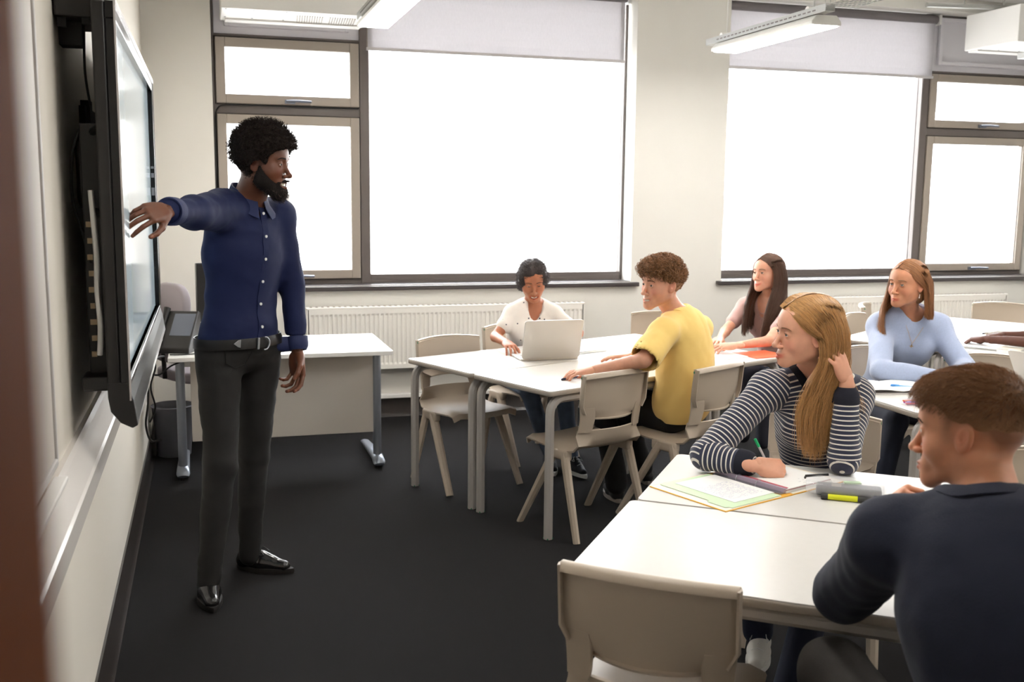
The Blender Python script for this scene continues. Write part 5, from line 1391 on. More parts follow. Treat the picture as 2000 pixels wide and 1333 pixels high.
    t = np.linspace(0, 1, 12); ph = rs.uniform(0, 6.28, N_); ln = rs.uniform(.03, .05, N_); cu = np.where(pv[:, 2] < -.02, .006, .0025)
    pts = pv[:, None]+tang[:, None]*(ln[:, None]*t)[..., None]+(out[:, None]*(np.cos(t*11+ph[:, None]))[..., None]+A[:, None]*(np.sin(t*11+ph[:, None]))[..., None])*cu[:, None, None]
    strands('hair_strands', to_world(c, pts.reshape(-1, 3)).reshape(pts.shape), np.linspace(.0012, .0006, 12), hm, c['root'], hair_cols(N_, rs, (.9, .9, .9), .35))
    return c
laptop_girl()

# ---------- boy in the yellow T-shirt
def yellow_boy():
    J = dict(head=(2.500, 4.59, 1.192), neck=(2.615, 4.635, 1.035), shR=(2.78, 4.72, .950), elR=(2.70, 4.90, .765), wrR=(2.56, 5.05, .765), shL=(2.468, 4.49, .965), elL=(2.325, 4.385, .855), wrL=(2.170, 4.62, .778),
             hipR=(2.74, 4.77, .51), hipL=(2.60, 4.67, .51), knR=(2.52, 5.12, .52), knL=(2.37, 5.0, .53), anR=(2.70, 5.20, .10), anL=(2.42, 4.90, .11), pelvis=(2.675, 4.69, .55))
    c = person(dict(J=J, label='curly-haired boy in yellow T-shirt, seen from behind, smiling over his shoulder', skin=sk_fair, width=.98, depth=1.0, face=(-.95, -.22, .02), roll=.04, gaze=(-.1, 1, .05),
        smile=1, open=.55, hs=1.02, lip=(.80, .44, .44), nose=1.1, brow=mat('brow_brown', (92, 62, 44), .8), browt=1.1, lid=.3, blush=.2, bulge=V(.02, -.035, 0), neckr=.050,
        hands=dict(L=dict(dir=(-.82, .5, -.16), back=(-.1, -.1, 1), curl=[(.2, .35, .2), (.3, .4, .25), (.35, .45, .25), (.35, .45, .25)], thumb=(.5, .4)), R=dict(dir=(-.7, .7, -.1), back=(0, 0, 1), curl=FLAT))))
    m = mat('yellow_cotton', (250, 212, 126), .85, bump=.25, bscale=600, sheen=.2)
    n1 = wrinkle(.0045, 26, 41, (1, 1, .6)); n2 = wrinkle(.002, 60, 44)
    J = c['J']; pr = c['torso'](.016)+sleeves(c, r=(.070, .076, 0, 0), to=.86, k=.035, arms='L')+sleeves(c, r=(.066, .070, 0, 0), to=.86, k=.035, arms='R')
    pr += [ell(c['sp'](.10), (.178, .135, .13), c['tf'](.2), k=.06), ell(c['sp'](.36), (.168, .126, .20), c['tf'](.4), k=.06)]
    for s in 'RL':
        a, e = J['sh'+s], J['el'+s]; d = e-a
        pr.append(cone(a+d*.55, a+d*1.3, .058, .070, k=.004, sub=True))
    garment(c, 't_shirt', pr+[neckcut(c, .060, -.004)], m, h=.0068, noise=lambda x, y, z: n1(x, y, z)+n2(x, y, z), clips=[((0, 0, .49), (0, 0, -1))]+[])
    crew_band(c, m, pr, r=.060)
    trousers(c, mat('black_trousers', (26, 25, 26), .85, bump=.3, bscale=500), r=(.088, .066, .064, .060), ztop=.60, noise=wrinkle(.004, 40, 2))
    sh = mat('black_trainer', (30, 29, 30), .6, bump=.3, bscale=400); so = mat('trainer_sole', (150, 140, 130), .5)
    shoe(c, (2.72, 5.16, .001), (2.80, 5.42, .001), sh, so, w=.042, lace=m_whitep); shoe(c, (2.43, 4.88, .001), (2.46, 5.15, .001), sh, so, w=.042, lace=m_whitep)
    hm = mat('hair_curly_brown', (172, 124, 84), .45, attr='tint', spec=.5); nzh = wrinkle(.005, 110, 14)
    o, v, q = cap(c, [ell((0, -.016, .040), (.083, .104, .090)), ell((0, .060, .080), (.068, .050, .034), k=.03), ell((0, .0, .088), (.070, .078, .040), k=.03)]+
        [ell((0, .135, -.022), (.075, .066, .086), k=.01, sub=True), ell((0, .06, -.10), (.12, .09, .078), k=.01, sub=True), ell((0, -.05, -.16), (.12, .12, .08), k=.01, sub=True)]+[ell((s*.09, .004, -.016), (.026, .028, .036), k=.008, sub=True) for s in (-1, 1)], hm, nzh)
    rs = np.random.default_rng(5); N_ = 2600; pv = v[rs.integers(0, len(v), N_)]; k = (field_at([SKULL], pv) > .004) & ~((pv[:, 1] > .09) & (pv[:, 2] < .05)); pv = pv[k]; N_ = len(pv)
    out = pv-V(0, -.01, .02); out /= np.linalg.norm(out, axis=1)[:, None]; R_d = rs.normal(size=(N_, 3)); R_d[:, 1] += .8; R_d[:, 2] -= .3; tang = R_d-out*(R_d*out).sum(1)[:, None]; tang /= np.linalg.norm(tang, axis=1)[:, None]; A = np.cross(tang, out)
    top = np.clip((pv[:, 2]-.0)/.06, 0.15, 1); t = np.linspace(0, 1, 10); ph = rs.uniform(0, 6.28, N_); ln = rs.uniform(.018, .038, N_)*top; cu = .0065*top
    pts = pv[:, None]+tang[:, None]*(ln[:, None]*t)[..., None]+out[:, None]*(.012*top[:, None]*np.sin(t*3))[..., None]+(out[:, None]*(np.cos(t*8+ph[:, None]))[..., None]+A[:, None]*(np.sin(t*8+ph[:, None]))[..., None])*cu[:, None, None]
    strands('hair_curls', to_world(c, pts.reshape(-1, 3)).reshape(pts.shape), np.linspace(.0016, .0008, 10), hm, c['root'], hair_cols(N_, rs, (.75, .75, .75), .4, (1.5, 1.35, 1.1), .25))
    return c
yellow_boy()

# ---------- girl with long dark brown hair
def brown_girl():
    J = dict(head=(3.684, 5.60, 1.155), neck=(3.745, 5.66, .995), shR=(3.645, 5.79, .925), elR=(3.45, 5.68, .79), wrR=(3.30, 5.47, .775), shL=(3.80, 5.50, .925), elL=(3.52, 5.28, .785), wrL=(3.28, 5.235, .772), pelvis=(3.87, 5.74, .53),
             hipR=(3.82, 5.82, .50), hipL=(3.90, 5.66, .50), knR=(3.66, 5.78, .5), knL=(3.70, 5.58, .5), anR=(3.64, 5.74, .1), anL=(3.68, 5.56, .1))
    c = person(dict(J=J, vneck=1, label='smiling girl with long straight dark brown hair and dusty pink top, behind the striped-jumper girl', skin=sk_fair, fem=1, width=.84, face=(-.96, -.28, .10), roll=-.04, gaze=(-.05, 1, .0),
        smile=.9, hs=.98, lip=(.82, .40, .42), brow=mat('brow_dark', (70, 48, 38), .8), browt=.7, lash=1, lid=.25, arm=.85, neckr=.045,
        hands=dict(L=dict(dir=(-.93, .35, -.05), back=(-.1, -.2, 1), curl=RELAX, thumb=(.6, .4), size=.95), R=dict(dir=(-.6, -.75, -.05), back=(0, 0, 1), curl=FLAT, size=.95))))
    m = mat('dusty_pink_jersey', (196, 158, 150), .8, bump=.2, bscale=600)
    f = c['tf'](.8); nk = c['neck']; pr = c['torso'](.010)+sleeves(c, r=(.052, .046, 0, 0), to=.60, k=.03)
    garment(c, 'top', pr+[neckcut(c, .056, -.004), cone(nk+f@V(0, .095, -.155), nk+f@V(0, .075, .02), .006, .055, k=.006, sub=True)], m, h=.0068, noise=wrinkle(.003, 40, 51), clips=[((0, 0, .5), (0, 0, -1))])
    rl = V(*c['root'].location); lc = MB(); 
    for k in range(4):
        z = -.050-.026*k; w_ = .032-.006*k
        a = cast(c['torso'](.0), nk+f@V(-w_, 0, z), f@V(0, 1, 0), .3)+f@V(0, .012, 0); b = cast(c['torso'](.0), nk+f@V(w_, 0, z-.024), f@V(0, 1, 0), .3)+f@V(0, .012, 0)
        lc.tube([tuple(a-rl), tuple(b-rl)], .0022, 5); a2 = cast(c['torso'](.0), nk+f@V(w_, 0, z), f@V(0, 1, 0), .3)+f@V(0, .012, 0); b2 = cast(c['torso'](.0), nk+f@V(-w_, 0, z-.024), f@V(0, 1, 0), .3)+f@V(0, .012, 0); lc.tube([tuple(a2-rl), tuple(b2-rl)], .0022, 5)
    lc.build('lacing', m, c['root'])
    trousers(c, mat('dark_trousers', (44, 44, 54), .8), r=(.08, .06, .055, .045), ztop=.60, h=.009)
    hm = mat('hair_dark_brown', (106, 76, 60), .38, attr='tint', spec=.5)
    cap(c, [ell((0, -.016, .034), (.079, .1, .089)), ell((0, -.05, -.04), (.075, .07, .075), k=.03)]+[ell((0, .128, -.026), (.066, .068, .078), k=.010, sub=True), ell((0, .07, -.13), (.066, .075, .07), k=.01, sub=True)], hm)
    cb = ((.85, .85, .85), .28, (1.5, 1.35, 1.2), .2)
    near = [[(-.004, .078, .086), (-.057, .060, .056), (-.080, .030, .010), (-.087, .032, -.08), (-.086, .058, -.18), (-.088, .088, -.29), (-.086, .095, -.41)],
            [(-.002, .030, .122), (-.062, .010, .085), (-.088, -.015, .010), (-.094, -.015, -.08), (-.098, .015, -.18), (-.095, .055, -.29), (-.092, .068, -.41)],
            [(-.002, -.030, .124), (-.055, -.050, .085), (-.078, -.075, .010), (-.086, -.075, -.08), (-.098, -.045, -.18), (-.098, .010, -.28), (-.094, .035, -.40)],
            [(.000, -.080, .098), (-.020, -.110, .050), (-.028, -.118, .00), (-.045, -.122, -.08), (-.060, -.125, -.18), (-.075, -.120, -.28), (-.080, -.115, -.38)]]
    sheet(c, near, 1100, hm, 61, cb, S_=18, rad=.0015, wave=.002)
    far = [[(.004, .078, .086), (.052, .064, .056), (.074, .045, .010), (.082, .045, -.08), (.082, .075, -.18), (.070, .098, -.29), (.060, .10, -.40)],
           [(.002, .020, .122), (.060, .010, .085), (.088, -.005, .010), (.094, .005, -.08), (.098, .045, -.18), (.088, .075, -.29), (.078, .08, -.40)],
           [(.002, -.060, .115), (.050, -.080, .075), (.070, -.090, .010), (.080, -.085, -.08), (.090, -.060, -.18), (.095, -.04, -.28), (.09, -.03, -.36)],
           [(.000, -.080, .098), (.010, -.110, .050), (.015, -.118, .00), (.015, -.122, -.08), (.01, -.125, -.18), (.0, -.130, -.28), (.0, -.12, -.36)]]
    sheet(c, far, 650, hm, 62, cb, S_=18, rad=.0015, wave=.002)
    return c
brown_girl()

# ---------- blonde girl in the striped jumper
def blonde_girl():
    J = dict(head=(2.272, 2.955, 1.178), neck=(2.365, 3.035, 1.012), shR=(2.19, 3.05, .965), elR=(1.925, 2.97, .775), wrR=(2.032, 2.822, .772), shL=(2.50, 2.99, .945), elL=(2.355, 2.83, .770), wrL=(2.358, 2.842, 1.036), pelvis=(2.47, 3.14, .55),
             hipR=(2.38, 3.20, .50), hipL=(2.52, 3.08, .50), knR=(2.03, 2.80, .57), knL=(2.26, 2.74, .52), anR=(2.09, 2.87, .19), anL=(1.98, 2.52, .10))
    c = person(dict(J=J, label='blonde girl in navy and white striped jumper, writing with one hand in her hair', skin=sk_fair, fem=1, width=.88, face=(-.965, .12, -.01), roll=.10, gaze=(-.15, 1, .18),
        smile=.3, hs=1.02, hres=.0021, lip=(.84, .42, .44), nose=1.05, brow=mat('brow_blonde', (132, 92, 64), .8), browt=.7, lash=1, lid=.15, blush=.16, neckr=.048, iris=mat('iris_blue', (96, 112, 118), .1),
        hands=dict(R=dict(dir=(.86, -.05, -.12), back=(-.2, -.55, .8), curl=PEN_, thumb=(.2, .7), size=.98, res=.0021), L=dict(dir=(-.38, .06, .92), back=(.35, -.92, .1), curl=[(.15, .3, .2), (.35, .45, .3), (.5, .5, .3), (.6, .6, .3)], thumb=(.3, .3), spread=1.0, size=.84, res=.0022))))
    J = c['J']; m = mat('striped_knit', (255, 255, 255), .85, bump=.35, bscale=1400, attr='stripe', sheen=.25)
    # a stripe coordinate measured along the body or along each sleeve picks the yarn colour
    m.node_tree.nodes.clear(); nt = m.node_tree; N = nt.nodes; L = nt.links
    out = N.new('ShaderNodeOutputMaterial'); b = N.new('ShaderNodeBsdfPrincipled'); b.inputs['Roughness'].default_value = .85; b.inputs['Sheen Weight'].default_value = .25; L.new(b.outputs[0], out.inputs[0])
    at = N.new('ShaderNodeAttribute'); at.attribute_name = 'stripe'; ml = N.new('ShaderNodeMath'); ml.operation = 'MULTIPLY'; ml.inputs[1].default_value = 1/.0158; L.new(at.outputs['Fac'], ml.inputs[0])
    fr = N.new('ShaderNodeMath'); fr.operation = 'FRACT'; L.new(ml.outputs[0], fr.inputs[0]); lt = N.new('ShaderNodeMath'); lt.operation = 'LESS_THAN'; lt.inputs[1].default_value = .27; L.new(fr.outputs[0], lt.inputs[0])
    mx = N.new('ShaderNodeMix'); mx.data_type = 'RGBA'; mx.inputs[6].default_value = lin((40, 44, 68)); mx.inputs[7].default_value = lin((232, 226, 216)); L.new(lt.outputs[0], mx.inputs[0]); L.new(mx.outputs[2], b.inputs['Base Color'])
    tcn = N.new('ShaderNodeTexCoord'); wv = N.new('ShaderNodeTexNoise'); wv.inputs['Scale'].default_value = 900; L.new(tcn.outputs['Object'], wv.inputs['Vector']); bp = N.new('ShaderNodeBump'); bp.inputs['Strength'].default_value = .5; bp.inputs['Distance'].default_value = .003
    ad = N.new('ShaderNodeMath'); ad.operation = 'ADD'; L.new(wv.outputs[0], ad.inputs[0]); L.new(lt.outputs[0], ad.inputs[1]); L.new(ad.outputs[0], bp.inputs['Height']); L.new(bp.outputs[0], b.inputs['Normal'])
    n1 = wrinkle(.0032, 30, 61, (1, 1, .7)); n2 = wrinkle(.0016, 70, 64)
    pr = c['torso'](.015)+sleeves(c, r=(.058, .050, .050, .037), to=1.78, k=.032)
    nkc = neckcut(c, .061, -.045, .036)
    v, q = mesh_field(pr+[nkc], .0048, noise=lambda x, y, z: n1(x, y, z)+n2(x, y, z), clips=[((0, 0, .50), (0, 0, -1))])
    cv = v[q].mean(1); segs = [(J['sh'+s], J['el'+s], .050) for s in 'RL']+[(J['el'+s], J['wr'+s], .045) for s in 'RL']
    best = field_at(c['torso'](.012)[:4], cv)-.012; lab = np.zeros(len(cv), int); st = np.zeros((len(q), 4)); P = v[q]; st[:] = (P-c['pel'])@c['up']*.985
    for i, (a, e, r_) in enumerate(segs):
        d = cone(a, e, r_, r_*.9).ev(cv[:, 0], cv[:, 1], cv[:, 2]); mk = d < best; best = np.where(mk, d, best); ab = unit(e-a); L_ = np.linalg.norm(e-a); s0 = 0 if i < 2 else np.linalg.norm(segs[i-2][1]-segs[i-2][0])
        st[mk] = ((P[mk]-a)@ab+s0)
    o = np_object('jumper', [(v, q)], m, c['root']); a = o.data.attributes.new('stripe', 'FLOAT', 'CORNER'); a.data.foreach_set('value', st.astype(np.float32).ravel())
    rib = mat('navy_rib', (24, 25, 38), .85, bump=.4, bscale=900)
    crew_band(c, rib, pr, w=.024, r=.061, z0=-.045, tilt=.036)
    for s in 'RL': band(c, 'cuff', rib, pr, P_arm(c, s, .80), J['wr'+s]-J['el'+s], .052, off=.0015, th=.004, r0=.09)
    trousers(c, mat('dark_blue_denim', (30, 36, 58), .8, bump=.3, bscale=700), r=(.082, .062, .058, .050), ztop=.66, h=.010)
    so = mat('white_sole', (0, 0, 0)); wh = mat('white_canvas', (226, 222, 214), .6)
    shoe(c, (2.135, 2.915, .10), (2.0, 2.73, .10), wh, so, w=.038, lace=m_whitep); shoe(c, (2.0, 2.56, .001), (1.86, 2.36, .001), wh, so, w=.038, lace=m_whitep)
    hm = mat('hair_blonde', (216, 166, 108), .42, attr='tint', spec=.55)
    cap(c, [ell((0, -.018, .033), (.079, .1005, .0885)), ell((0, -.055, -.035), (.070, .062, .07), k=.03)]+[ell((0, .128, -.022), (.070, .070, .078), k=.010, sub=True), ell((0, .07, -.13), (.072, .075, .085), k=.01, sub=True), ell((-.084, .006, -.012), (.03, .032, .034), k=.008, sub=True)], hm, tint=.75)
    cb = ((.80, .76, .70), .35, (1.35, 1.38, 1.36), .35)
    near = [[(.030, .080, .080), (-.044, .066, .060), (-.072, .034, .024), (-.084, -.012, -.005), (-.090, -.020, -.075), (-.092, .012, -.15), (-.095, .035, -.24), (-.095, .010, -.34)],
            [(.038, .045, .108), (-.048, .022, .095), (-.080, -.018, .045), (-.090, -.036, -.015), (-.094, -.034, -.08), (-.098, -.008, -.16), (-.10, .020, -.25), (-.10, .010, -.38)],
            [(.040, .000, .117), (-.045, -.028, .098), (-.076, -.060, .045), (-.088, -.070, -.020), (-.094, -.060, -.09), (-.100, -.030, -.17), (-.105, -.006, -.26), (-.10, -.01, -.40)],
            [(.035, -.045, .110), (-.028, -.082, .080), (-.050, -.104, .030), (-.066, -.106, -.030), (-.082, -.092, -.10), (-.098, -.060, -.18), (-.105, -.035, -.27), (-.10, -.03, -.38)],
            [(.030, -.075, .095), (-.010, -.106, .055), (-.018, -.120, .005), (-.032, -.124, -.055), (-.050, -.118, -.12), (-.075, -.095, -.19), (-.095, -.065, -.27), (-.10, -.05, -.35)]]
    sheet(c, near, 2800, hm, 81, cb, S_=20, rad=.00085, wave=.007, wf=7, clump=11, flare=.030, thick=.012)
    far = [[(.004, .082, .082), (.052, .062, .056), (.074, .028, .020), (.080, .0, -.03), (.080, -.02, -.09), (.08, -.04, -.16)],
           [(-.005, .000, .125), (.060, -.02, .090), (.085, -.05, .020), (.085, -.06, -.05), (.08, -.08, -.12), (.07, -.10, -.20)],
           [(-.010, -.075, .098), (.03, -.105, .05), (.04, -.118, .0), (.04, -.124, -.06), (.02, -.13, -.14), (.0, -.14, -.24)],
           [(.010, -.080, .092), (.0, -.108, .05), (.0, -.122, .0), (-.01, -.128, -.06), (-.02, -.135, -.14), (-.03, -.15, -.25)]]
    sheet(c, far, 700, hm, 82, cb, S_=16, rad=.0011, wave=.004, flare=.02)
    # loose ends behind the wrist
    wisp = [[(-.02, -.118, -.03), (-.03, -.128, -.10), (-.045, -.135, -.17), (-.055, -.150, -.23), (-.06, -.165, -.30)], [(.0, -.118, -.02), (.0, -.135, -.10), (-.01, -.150, -.17), (-.02, -.170, -.23), (-.03, -.185, -.28)]]
    sheet(c, wisp, 260, hm, 83, ((1, .97, .92), .15), rad=.0007, wave=.006, flare=.04, base=False, thick=.02)
    return c
BG = blonde_girl()
tp_ = BG['tips']['R']

# ---------- girl in the pale blue jumper
def blue_girl():
    J = dict(head=(3.775, 4.40, 1.190), neck=(3.855, 4.475, 1.035), shR=(3.715, 4.52, .955), elR=(3.55, 4.26, .775), wrR=(3.74, 4.085, .772), shL=(4.00, 4.43, .955), elL=(4.02, 4.24, .775), wrL=(3.87, 4.06, .775), pelvis=(3.84, 4.63, .55),
             hipR=(3.75, 4.64, .50), hipL=(3.93, 4.62, .50), knR=(3.62, 4.22, .53), knL=(3.97, 4.20, .53), anR=(3.40, 4.05, .10), anL=(3.62, 4.00, .10))
    c = person(dict(J=J, label='girl in pale blue jumper with long straight light brown hair, looking up to the left', skin=sk_med, fem=1, width=.86, face=(-.945, -.27, .04), roll=.02, gaze=(-.05, 1, .12),
        smile=.0, hs=1.0, lip=(.82, .44, .46), brow=mat('brow_light', (124, 88, 62), .8), browt=1.0, lash=1, lid=.2, blush=.15, neckr=.048, iris=mat('iris_grey', (100, 104, 100), .1),
        hands=dict(R=dict(dir=(.75, -.65, -.05), back=(-.1, -.2, 1), curl=RELAX, size=.95), L=dict(dir=(-.8, -.6, -.05), back=(0, -.2, 1), curl=RELAX, size=.95))))
    J = c['J']; m = mat('pale_blue_knit', (166, 178, 206), .9, bump=.3, bscale=500, sheen=.5, var=.04, vscale=120)
    n1 = wrinkle(.005, 24, 71, (1, 1, .6)); pr = c['torso'](.022)+sleeves(c, r=(.064, .054, .056, .038), to=1.9, k=.04)
    garment(c, 'jumper', pr+[neckcut(c, .062, -.055, .040)], m, h=.0068, noise=n1, clips=[((0, 0, .49), (0, 0, -1))])
    crew_band(c, m, pr, w=.020, r=.062, z0=-.055, tilt=.040)
    trousers(c, mat('navy_jeans', (24, 28, 44), .85, bump=.3, bscale=700), r=(.084, .062, .056, .042), ztop=.60, h=.010)
    sh = mat('dark_trainer', (0, 0, 0)); so = mat('white_sole', (0, 0, 0)); shoe(c, (3.40, 4.09, .001), (3.37, 3.86, .001), sh, so, w=.038); shoe(c, (3.62, 4.04, .001), (3.59, 3.81, .001), sh, so, w=.038)
    hm = mat('hair_light_brown', (176, 124, 84), .36, attr='tint', spec=.55)
    cap(c, [ell((0, -.016, .032), (.078, .1, .0885)), ell((0, -.055, -.035), (.070, .06, .07), k=.03)]+[ell((0, .128, -.022), (.069, .070, .078), k=.010, sub=True), ell((0, .07, -.13), (.072, .075, .085), k=.01, sub=True), ell((-.084, .004, -.012), (.03, .032, .034), k=.008, sub=True), ell((.084, .004, -.012), (.03, .032, .034), k=.008, sub=True)], hm, tint=.75)
    cb = ((.85, .82, .8), .24, (1.3, 1.25, 1.15), .3)
    near = [[(-.004, .080, .084), (-.052, .058, .058), (-.078, .020, .020), (-.086, -.020, -.005), (-.088, -.034, -.05), (-.090, -.046, -.10), (-.092, -.052, -.155)],
            [(-.002, .030, .119), (-.056, .004, .092), (-.084, -.035, .035), (-.090, -.048, -.01), (-.094, -.056, -.05), (-.096, -.062, -.10), (-.098, -.068, -.16)],
            [(-.002, -.030, .121), (-.045, -.060, .088), (-.068, -.084, .035), (-.078, -.090, -.01), (-.084, -.092, -.05), (-.088, -.094, -.10), (-.092, -.096, -.165)],
            [(.000, -.075, .098), (-.015, -.106, .050), (-.022, -.118, .01), (-.028, -.122, -.02), (-.034, -.124, -.06), (-.040, -.124, -.11), (-.046, -.122, -.17)]]
    sheet(c, near, 1100, hm, 91, cb, S_=14, rad=.0013, wave=.0015, flare=.008, lenvar=.05)
    far = [[(.004, .080, .084), (.052, .060, .056), (.074, .038, .015), (.080, .046, -.06), (.058, .090, -.15), (.028, .108, -.26), (-.012, .105, -.40)],
           [(.002, .020, .119), (.060, .008, .085), (.086, -.005, .010), (.094, .010, -.07), (.085, .065, -.16), (.048, .100, -.26), (.000, .100, -.42)],
           [(.002, -.060, .112), (.048, -.080, .075), (.070, -.086, .010), (.084, -.070, -.08), (.098, .005, -.17), (.070, .085, -.26), (.018, .100, -.38)],
           [(.000, -.075, .098), (.020, -.106, .045), (.026, -.116, .0), (.030, -.12, -.06), (.045, -.12, -.12), (.055, -.12, -.18), (.055, -.12, -.24)]]
    sheet(c, far, 1000, hm, 92, cb, S_=18, rad=.0013, wave=.003, flare=.014)
    rl = V(*c['root'].location); f = c['tf'](.9); nk = c['neck']; ch = MB()
    pts = [nk+f@V(s*.05*(1-k), .055+.02*k, .01-.0*k) for s, k in ((-1, 0), (-1, .3))]
    L1 = [cast(pr, nk+f@V(u*.045, 0, -.03-.085*(1-abs(u))), f@V(0, 1, 0), .3)+f@V(0, .003, 0)-rl for u in np.linspace(-1, 1, 13)]
    ch.tube([tuple(p) for p in L1], .0009, 4).build('necklace', mat('gold_chain', (200, 160, 110), .3, metal=.9), c['root'])
    cr = MB(); p = L1[6]; cr.tube([tuple(p+f@V(0, .002, -.002)), tuple(p+f@V(0, .002, -.034))], .0022, 5); cr.tube([tuple(p+f@V(-.009, .002, -.013)), tuple(p+f@V(.009, .002, -.013))], .0022, 5); cr.build('cross_pendant', mat('gold_chain', (0, 0, 0)), c['root'])
    e = c['Wp']((-.076, -.004, -.042))-rl; er = MB().tube([tuple(e), tuple(e+V(-.002, 0, -.012))], .0016, 6); er.tube([tuple(e+V(-.002, 0, -.012)), tuple(e+V(-.003, 0, -.020))], [.004, .002], 6); er.build('earring', mat('pearl', (240, 225, 215), .2), c['root'])
    return c
blue_girl()

# ---------- dark-haired boy in the foreground
def near_boy():
    J = dict(head=(1.780, 1.612, 1.172), neck=(1.760, 1.515, 1.045), shL=(1.628, 1.632, .955), elL=(1.680, 1.840, .765), wrL=(1.800, 1.860, .945), shR=(1.885, 1.352, .970), elR=(2.06, 1.51, .775), wrR=(1.98, 1.74, .772), pelvis=(1.70, 1.29, .55),
             hipR=(1.79, 1.22, .50), hipL=(1.61, 1.34, .50), knR=(1.98, 1.58, .52), knL=(1.655, 1.83, .595), anR=(2.0, 1.62, .10), anL=(1.62, 1.78, .10))
    def tint(v, col):
        # closely clipped sides: hair colour fading into the skin
        x, y, z = v[:, 0], v[:, 1], v[:, 2]; side = np.clip((z+.012+.30*np.maximum(0, y-.0)-.0*x)/.035, 0, 1)*np.clip((.045-y)/.02, 0, 1)*(np.abs(z) < .2)
        back = np.clip((z+.055)/.05, 0, 1)*np.clip((-.045-y)/.02, 0, 1); ear = np.exp(-((np.abs(x)-.08)/.012)**4)*np.exp(-((z+.004)/.034)**4)*np.exp(-((y+.004)/.03)**4)
        s = np.clip(side+back, 0, 1)*(1-ear)*(np.linalg.norm(v[:, :2], axis=1) > .055); return col*(1-.62*s[:, None]*np.array([1, 1.05, 1.1]))
    c = person(dict(J=J, label='boy with short dark brown hair and navy sweatshirt, seen from behind at bottom right', skin=sk_med, width=1.04, depth=1.05, face=(-.62, .78, -.04), roll=-.05, gaze=(0, 1, .1), hres=.0024,
        smile=.1, hs=.98, lip=(.84, .52, .52), brow=mat('brow_dark', (0, 0, 0)), lid=.2, blush=.12, tint=tint, bulge=V(-.03, -.04, 0), neckr=.056,
        hands=dict(L=dict(size=.95, dir=(-.33, -.80, .50), back=(-.55, .55, .45), curl=[(.6, .9, .5), (.8, 1.0, .6), (.9, 1.1, .6), (.9, 1.1, .6)], thumb=(.4, .3), res=.0024), R=dict(dir=(-.5, .8, -.05), back=(0, 0, 1), curl=RELAX))))
    J = c['J']; m = mat('navy_sweatshirt', (22, 27, 46), .9, bump=.25, bscale=500, sheen=.05)
    n1 = wrinkle(.0062, 20, 81, (1, 1, .7)); n2 = wrinkle(.002, 60, 84); pr = c['torso'](.026)+sleeves(c, r=(.074, .066, .062, .042), to=1.9, k=.05)
    pr += [ell(c['sp'](.12), (.185, .135, .14), c['tf'](.2), k=.05)]
    garment(c, 'sweatshirt', pr+[neckcut(c, .070, -.02)], m, h=.0068, noise=lambda x, y, z: n1(x, y, z)+n2(x, y, z), clips=[((0, 0, .49), (0, 0, -1))])
    crew_band(c, m, pr, w=.022, r=.070, z0=-.02)
    for s in 'RL': band(c, 'cuff', m, pr, P_arm(c, s, .90), J['wr'+s]-J['el'+s], .05, off=.002, th=.005, r0=.09)
    trousers(c, mat('charcoal_trousers', (44, 40, 37), .85, bump=.3, bscale=500), r=(.094, .072, .066, .056), ztop=.72, noise=wrinkle(.005, 36, 12))
    sh = mat('dark_trainer', (0, 0, 0)); so = mat('white_sole', (0, 0, 0)); shoe(c, (1.60, 1.74, .001), (1.70, 2.0, .001), sh, so, w=.044); shoe(c, (1.98, 1.58, .001), (2.1, 1.83, .001), sh, so, w=.044)
    hm = mat('hair_short_brown', (150, 106, 72), .5, attr='tint', spec=.4)
    o, v, q = cap(c, [ell((0, -.014, .042), (.078, .102, .084)), ell((0, .040, .080), (.058, .050, .032), k=.03)]+[ell((0, .130, -.010), (.085, .064, .082), k=.010, sub=True), ell((0, .03, -.060), (.12, .10, .088), k=.012, sub=True), ell((0, -.11, -.075), (.12, .10, .085), k=.02, sub=True)], hm, wrinkle(.001, 90, 3), tint=.75)
    rs = np.random.default_rng(15); N_ = 5000; pv = v[rs.integers(0, len(v), N_)]; k = field_at([SKULL], pv) > .001; pv = pv[k]; N_ = len(pv)
    out = pv-V(0, -.01, .01); out /= np.linalg.norm(out, axis=1)[:, None]; cr = pv-V(.0, -.075, .115); Dv = cr+np.array([0, .05, -.02]); Dv += rs.normal(size=Dv.shape)*.02; tang = Dv-out*(Dv*out).sum(1)[:, None]; tang /= np.linalg.norm(tang, axis=1)[:, None]
    top = np.clip((pv[:, 2]-.02)/.07, 0.12, 1); t = np.linspace(0, 1, 7); ln = rs.uniform(.02, .042, N_)*top
    pts = pv[:, None]+tang[:, None]*(ln[:, None]*t)[..., None]+out[:, None]*(.009*top[:, None]*np.sin(t*2.6))[..., None]+rs.normal(size=(N_, 1, 3))*.0012
    strands('hair_strands', to_world(c, pts.reshape(-1, 3)).reshape(pts.shape), np.linspace(.0007, .0003, 7), hm, c['root'], hair_cols(N_, rs, (.9, .9, .9), .3, (1.5, 1.4, 1.3), .2))
    return c
near_boy()

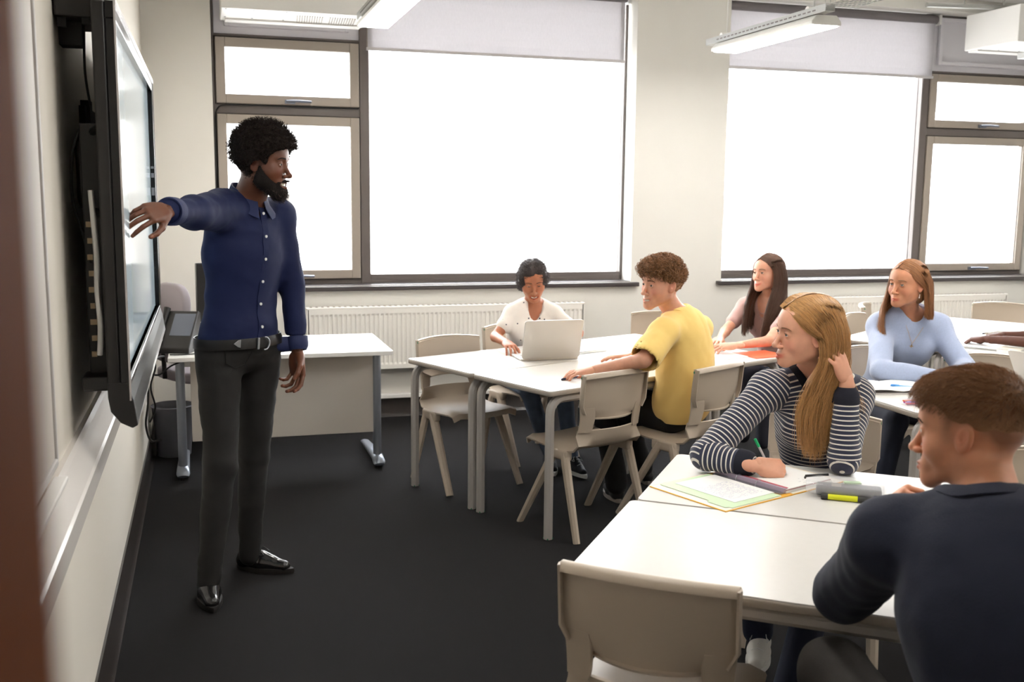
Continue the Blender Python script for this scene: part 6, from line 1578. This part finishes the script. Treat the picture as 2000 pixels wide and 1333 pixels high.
# ---------- person at the right edge, only the arms are in the picture
sk_deep = skinmat('skin_darkest', (84, 46, 32), .6, .04)
def edge_person():
    J = dict(head=(5.30, 4.78, 1.19), neck=(5.33, 4.72, 1.035), shL=(5.15, 4.63, .95), elL=(5.085, 4.83, .785), wrL=(4.945, 5.145, .772), shR=(5.47, 4.80, .95), elR=(5.44, 5.02, .79), wrR=(5.20, 5.28, .772), pelvis=(5.35, 4.65, .55),
             hipR=(5.43, 4.70, .50), hipL=(5.27, 4.62, .50), knR=(5.30, 5.05, .5), knL=(5.12, 4.96, .5), anR=(5.3, 5.05, .1), anL=(5.14, 4.98, .1))
    J = {k: (v if k in ('x',) else v) for k, v in J.items()}
    c = person(dict(J=J, label='person at right edge, only deep brown bare arms and hands seen, on the back table', skin=sk_deep, width=.95, face=(-.75, .65, -.02), hs=1.0, hres=.004, brow=mat('hair_black', (0, 0, 0)), lid=.3, nail=(1.5, 1.5, 1.5),
        hands=dict(L=dict(dir=(-.35, .93, -.10), back=(-.1, 0, 1), curl=[(.5, .6, .4), (.55, .6, .4), (.6, .6, .4), (.6, .6, .4)], thumb=(.6, .4)), R=dict(dir=(-.8, .5, -.12), back=(0, 0, 1), curl=RELAX))))
    m = mat('grey_jersey', (120, 122, 128), .85); pr = c['torso'](.014)+sleeves(c, r=(.062, .060, 0, 0), to=.6, k=.03)
    garment(c, 't_shirt', pr+[neckcut(c, .060)], m, h=.009, clips=[((0, 0, .49), (0, 0, -1))])
    trousers(c, mat('dark_trousers', (0, 0, 0)), r=(.088, .066, .06, .05), ztop=.60, h=.009)
    cap(c, [ell((0, -.014, .040), (.082, .104, .092)), ell((0, .128, -.022), (.08, .068, .088), k=.010, sub=True), ell((0, .02, -.10), (.12, .12, .085), k=.01, sub=True)], mat('hair_afro', (0, 0, 0)), wrinkle(.003, 160, 5), tint=.9)
    return c
edge_person()

# green-topped pen in the writing hand
a = V(*tp_[0]); d = unit(V(-.42, .10, .80)); a0 = a+V(.004, 0, -.012)
r = empty('pen', tuple(a0), 0, 'green-capped clear ballpoint held by the striped-jumper girl', 'pen')
MB().tube([(0, 0, 0), tuple(d*.012)], [.0008, .003], 8).build('tip', m_galv, r)
MB().tube([tuple(d*.012), tuple(d*.125)], .0040, 8).build('barrel', mat('clear_barrel', (214, 214, 216), .2), r, smooth=40)
MB().tube([tuple(d*.122), tuple(d*.152)], .0048, 8).build('cap', mat('green_cap', (40, 190, 120), .3), r, smooth=40)
